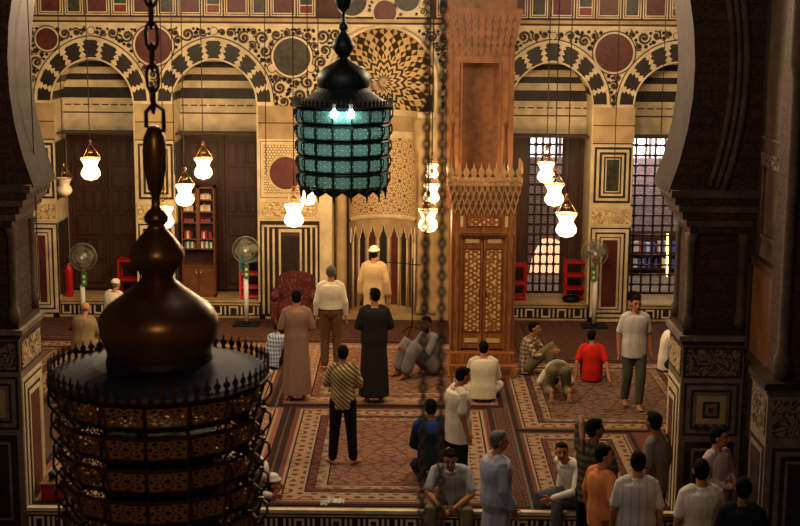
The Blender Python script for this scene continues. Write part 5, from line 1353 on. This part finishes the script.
Y = 14.95; p = at(716, 480, Y); person(V(p.x, Y, -.4), .75, head_h(719, 427.5, Y, -.4), 'stand', 'man in a pinkish white shirt with folded arms at the right pier', top='c_pinkwhite', bottom='c_tan', sleeve='long', skin='skin', look=(.5, 0), J=dict(elL=V(.26,-.02,1.16), wrL=V(.02,-.2,1.17), hdL=V(-1,.1,.05), elR=V(-.24,-.02,1.16), wrR=V(-.02,-.24,1.12), hdR=V(1,.1,.05)))
Y = 13.2; p = at(743, 500, Y); person(V(p.x, Y, -.4), PI-.2, head_h(738, 479, Y, -.4), 'stand', 'dark-haired person in navy in the shade of the right pier', top='c_navy', bottom='c_black', skin='skin_dark')
# seated and kneeling
def seat(px, py, Y, z=.012): p = at(px, py, Y); return V(p.x, Y, z)
person(seat(452, 490, 15.95, .0), -.12, 1.72, 'edge', 'man in a pale striped shirt sitting on the platform edge, hands joined', top='c_palegrey', bottom='c_khaki', beard=True, sleeve='short', look=(.1, -.35))
person(seat(578, 490, 16.15, .0), -.95, 1.7, 'edge', 'man in a white long-sleeved shirt sitting on the platform edge beside the green striped shirt', top='c_white', bottom='c_greyblue', sleeve='long', J=dict(wrR=V(-.3,-.05,.1), elR=V(-.3,0,.33), knL=V(.12,-.44,.15), anL=V(.12,-.46,-.3)), look=(.9, .05), beard=True)
person(seat(431, 470, 16.9), PI+.15, 1.72, 'kneel', 'man in a navy jacket with blue shoulders kneeling behind the chains', top='c_jacket', bottom='c_navy', sleeve='long', look=(0, -.1), skin='skin_dark')
person(seat(483, 390, 20.75), PI, 1.68, 'cross', 'man in a white shirt sitting cross-legged facing the pulpit steps', top='c_cream', bottom='c_lightgrey', sleeve='long', girth=1.15, look=(0, -.15))
person(seat(427, 360, 22.2), -1.1, 1.8, 'knees', 'bearded man in a grey robe sitting with raised knees left of the pulpit', robe='c_greyrobe', beard='full', look=(.5, 0), skin='skin_dark')
person(seat(532, 360, 22.3), 1.2, 1.62, 'knees', 'boy in a brown checked shirt sitting against the right side of the pulpit', top='c_check', bottom='c_khaki', sleeve='long', look=(.2, .0))
person(seat(558, 392, 20.9), PI, 1.58, 'prostrate', 'worshipper in khaki trousers bowing to the ground, bare soles showing', top='c_lightgrey', bottom='c_khaki', sleeve='short', hem=-.02)
person(seat(591, 376, 21.95), PI-.1, 1.52, 'knees', 'person in a bright red T-shirt sitting on the rug, back turned', top='c_red', bottom='c_black', J=dict(elL=V(.27,.16,.36), wrL=V(.28,.22,.09), hdL=V(.2,.8,-.1), elR=V(-.27,.2,.36), wrR=V(-.32,.4,.09), hdR=V(-.2,.8,-.1)), look=(-.5, 0))
l, H = stand_at(632, 408, 297); person(l, .05, H, 'walk', 'man in a light grey shirt and grey-green trousers walking forward', top='c_lightgrey', bottom='c_jeans', look=(.1, -.1), hem=-.16, girth=1.1)
person(seat(672, 362, 22.6), 1.3, 1.75, 'knees', 'man in a white shirt sitting partly hidden behind the right pier', top='c_white', bottom='c_black', look=(-.3, 0))
person(seat(85, 345, 23.6), PI-.3, 1.58, 'cross', 'bald man in an olive shirt sitting, seen from behind', top='c_olive', bottom='c_olive', sleeve='long', bald=True, hair='hair_grey', look=(-.3, -.1), girth=1.35)
person(seat(114, 318, 25.1), PI-.5, 1.56, 'kneel', 'man in a white shirt and white cap kneeling before the left door ledge', top='c_white', bottom='c_brown', cap='cap', look=(-.2, -.1), hair='hair_grey', girth=1.3)
person(seat(275, 360, 22.6), PI-.6, 1.6, 'knees', 'person in a blue checked shirt crouching behind the beige robe', top='c_bluecheck', bottom='c_navy', sleeve='long', look=(-.6, -.4), J=dict(head=V(-.06,-.2,.62), neck=V(0,-.12,.56), chest=V(0,0,.38), shL=V(.18,-.07,.5), shR=V(-.18,-.07,.5)))
person(seat(224, 498, 16.4), PI/2, 1.7, 'prostrate', 'person in white cap bowing low at the platform edge beside the bronze lantern', top='c_white', bottom='c_brown', sleeve='long', cap='turban')
person(seat(22, 345, 24.2), PI/2+.6, 1.75, 'stand', 'man in brown mostly hidden behind the left pier, one hand showing', top='c_brown', bottom='c_black', sleeve='long', skin='skin', J=dict(elL=V(.26,-.05,1.14), wrL=V(.28,-.14,.9)))

# ------------------------------------------------------------------ light
w = bpy.data.worlds.new('world'); SC.world = w; w.use_nodes = True
w.node_tree.nodes['Background'].inputs[0].default_value = (*L(150,110,80), 1); w.node_tree.nodes['Background'].inputs[1].default_value = .10
def light(name, kind, loc, energy, color, size, target=None, sy=None, spot=None):
    d = bpy.data.lights.new(name, kind); d.energy = energy; d.color = color
    if kind == 'AREA': d.size = size; d.shape = 'RECTANGLE' if sy else 'SQUARE'; d.size_y = sy or size
    else: d.shadow_soft_size = size
    if spot: d.spot_size = spot; d.spot_blend = .6
    o = bpy.data.objects.new(name, d); o.location = loc; COL.objects.link(o)
    if target is not None: o.rotation_euler = (Vector(target)-Vector(loc)).to_track_quat('-Z', 'Y').to_euler()
    return o
WARM = (1, .725, .45)
for x in (-4.6, .2, 4.4):
    light('chandelier_light', 'POINT', (x, 21.4, 6.25), 230, WARM, .3)
for x in (-3.6, 1.6):
    light('hall_light', 'POINT', (x, 17.3, 6.2), 400, WARM, .3)
light('gallery_fill', 'POINT', (-1.2, 10.8, 7.0), 190, (1, .76, .56), .4); light('balcony_fill', 'POINT', (-.5, .8, 7.0), 150, (1, .7, .42), .3)  # unseen fill lamps added to brighten the foreground and the bronze lantern
light('skylight', 'AREA', (-1, 9.0, 8.6), 22, (.7, .8, 1), 3, target=(-1, 10, 0))
light('court_light', 'POINT', (4.6, 28.4, 3.4), 190, (1, .9, .92), .2)
vs = SC.view_settings; vs.view_transform = 'Standard'; vs.look = 'None'; vs.exposure = 0.3; vs.gamma = 1; vs.use_curve_mapping = False
SC.cycles.use_denoising = True
SC.cycles.max_bounces = 6; SC.cycles.transparent_max_bounces = 24
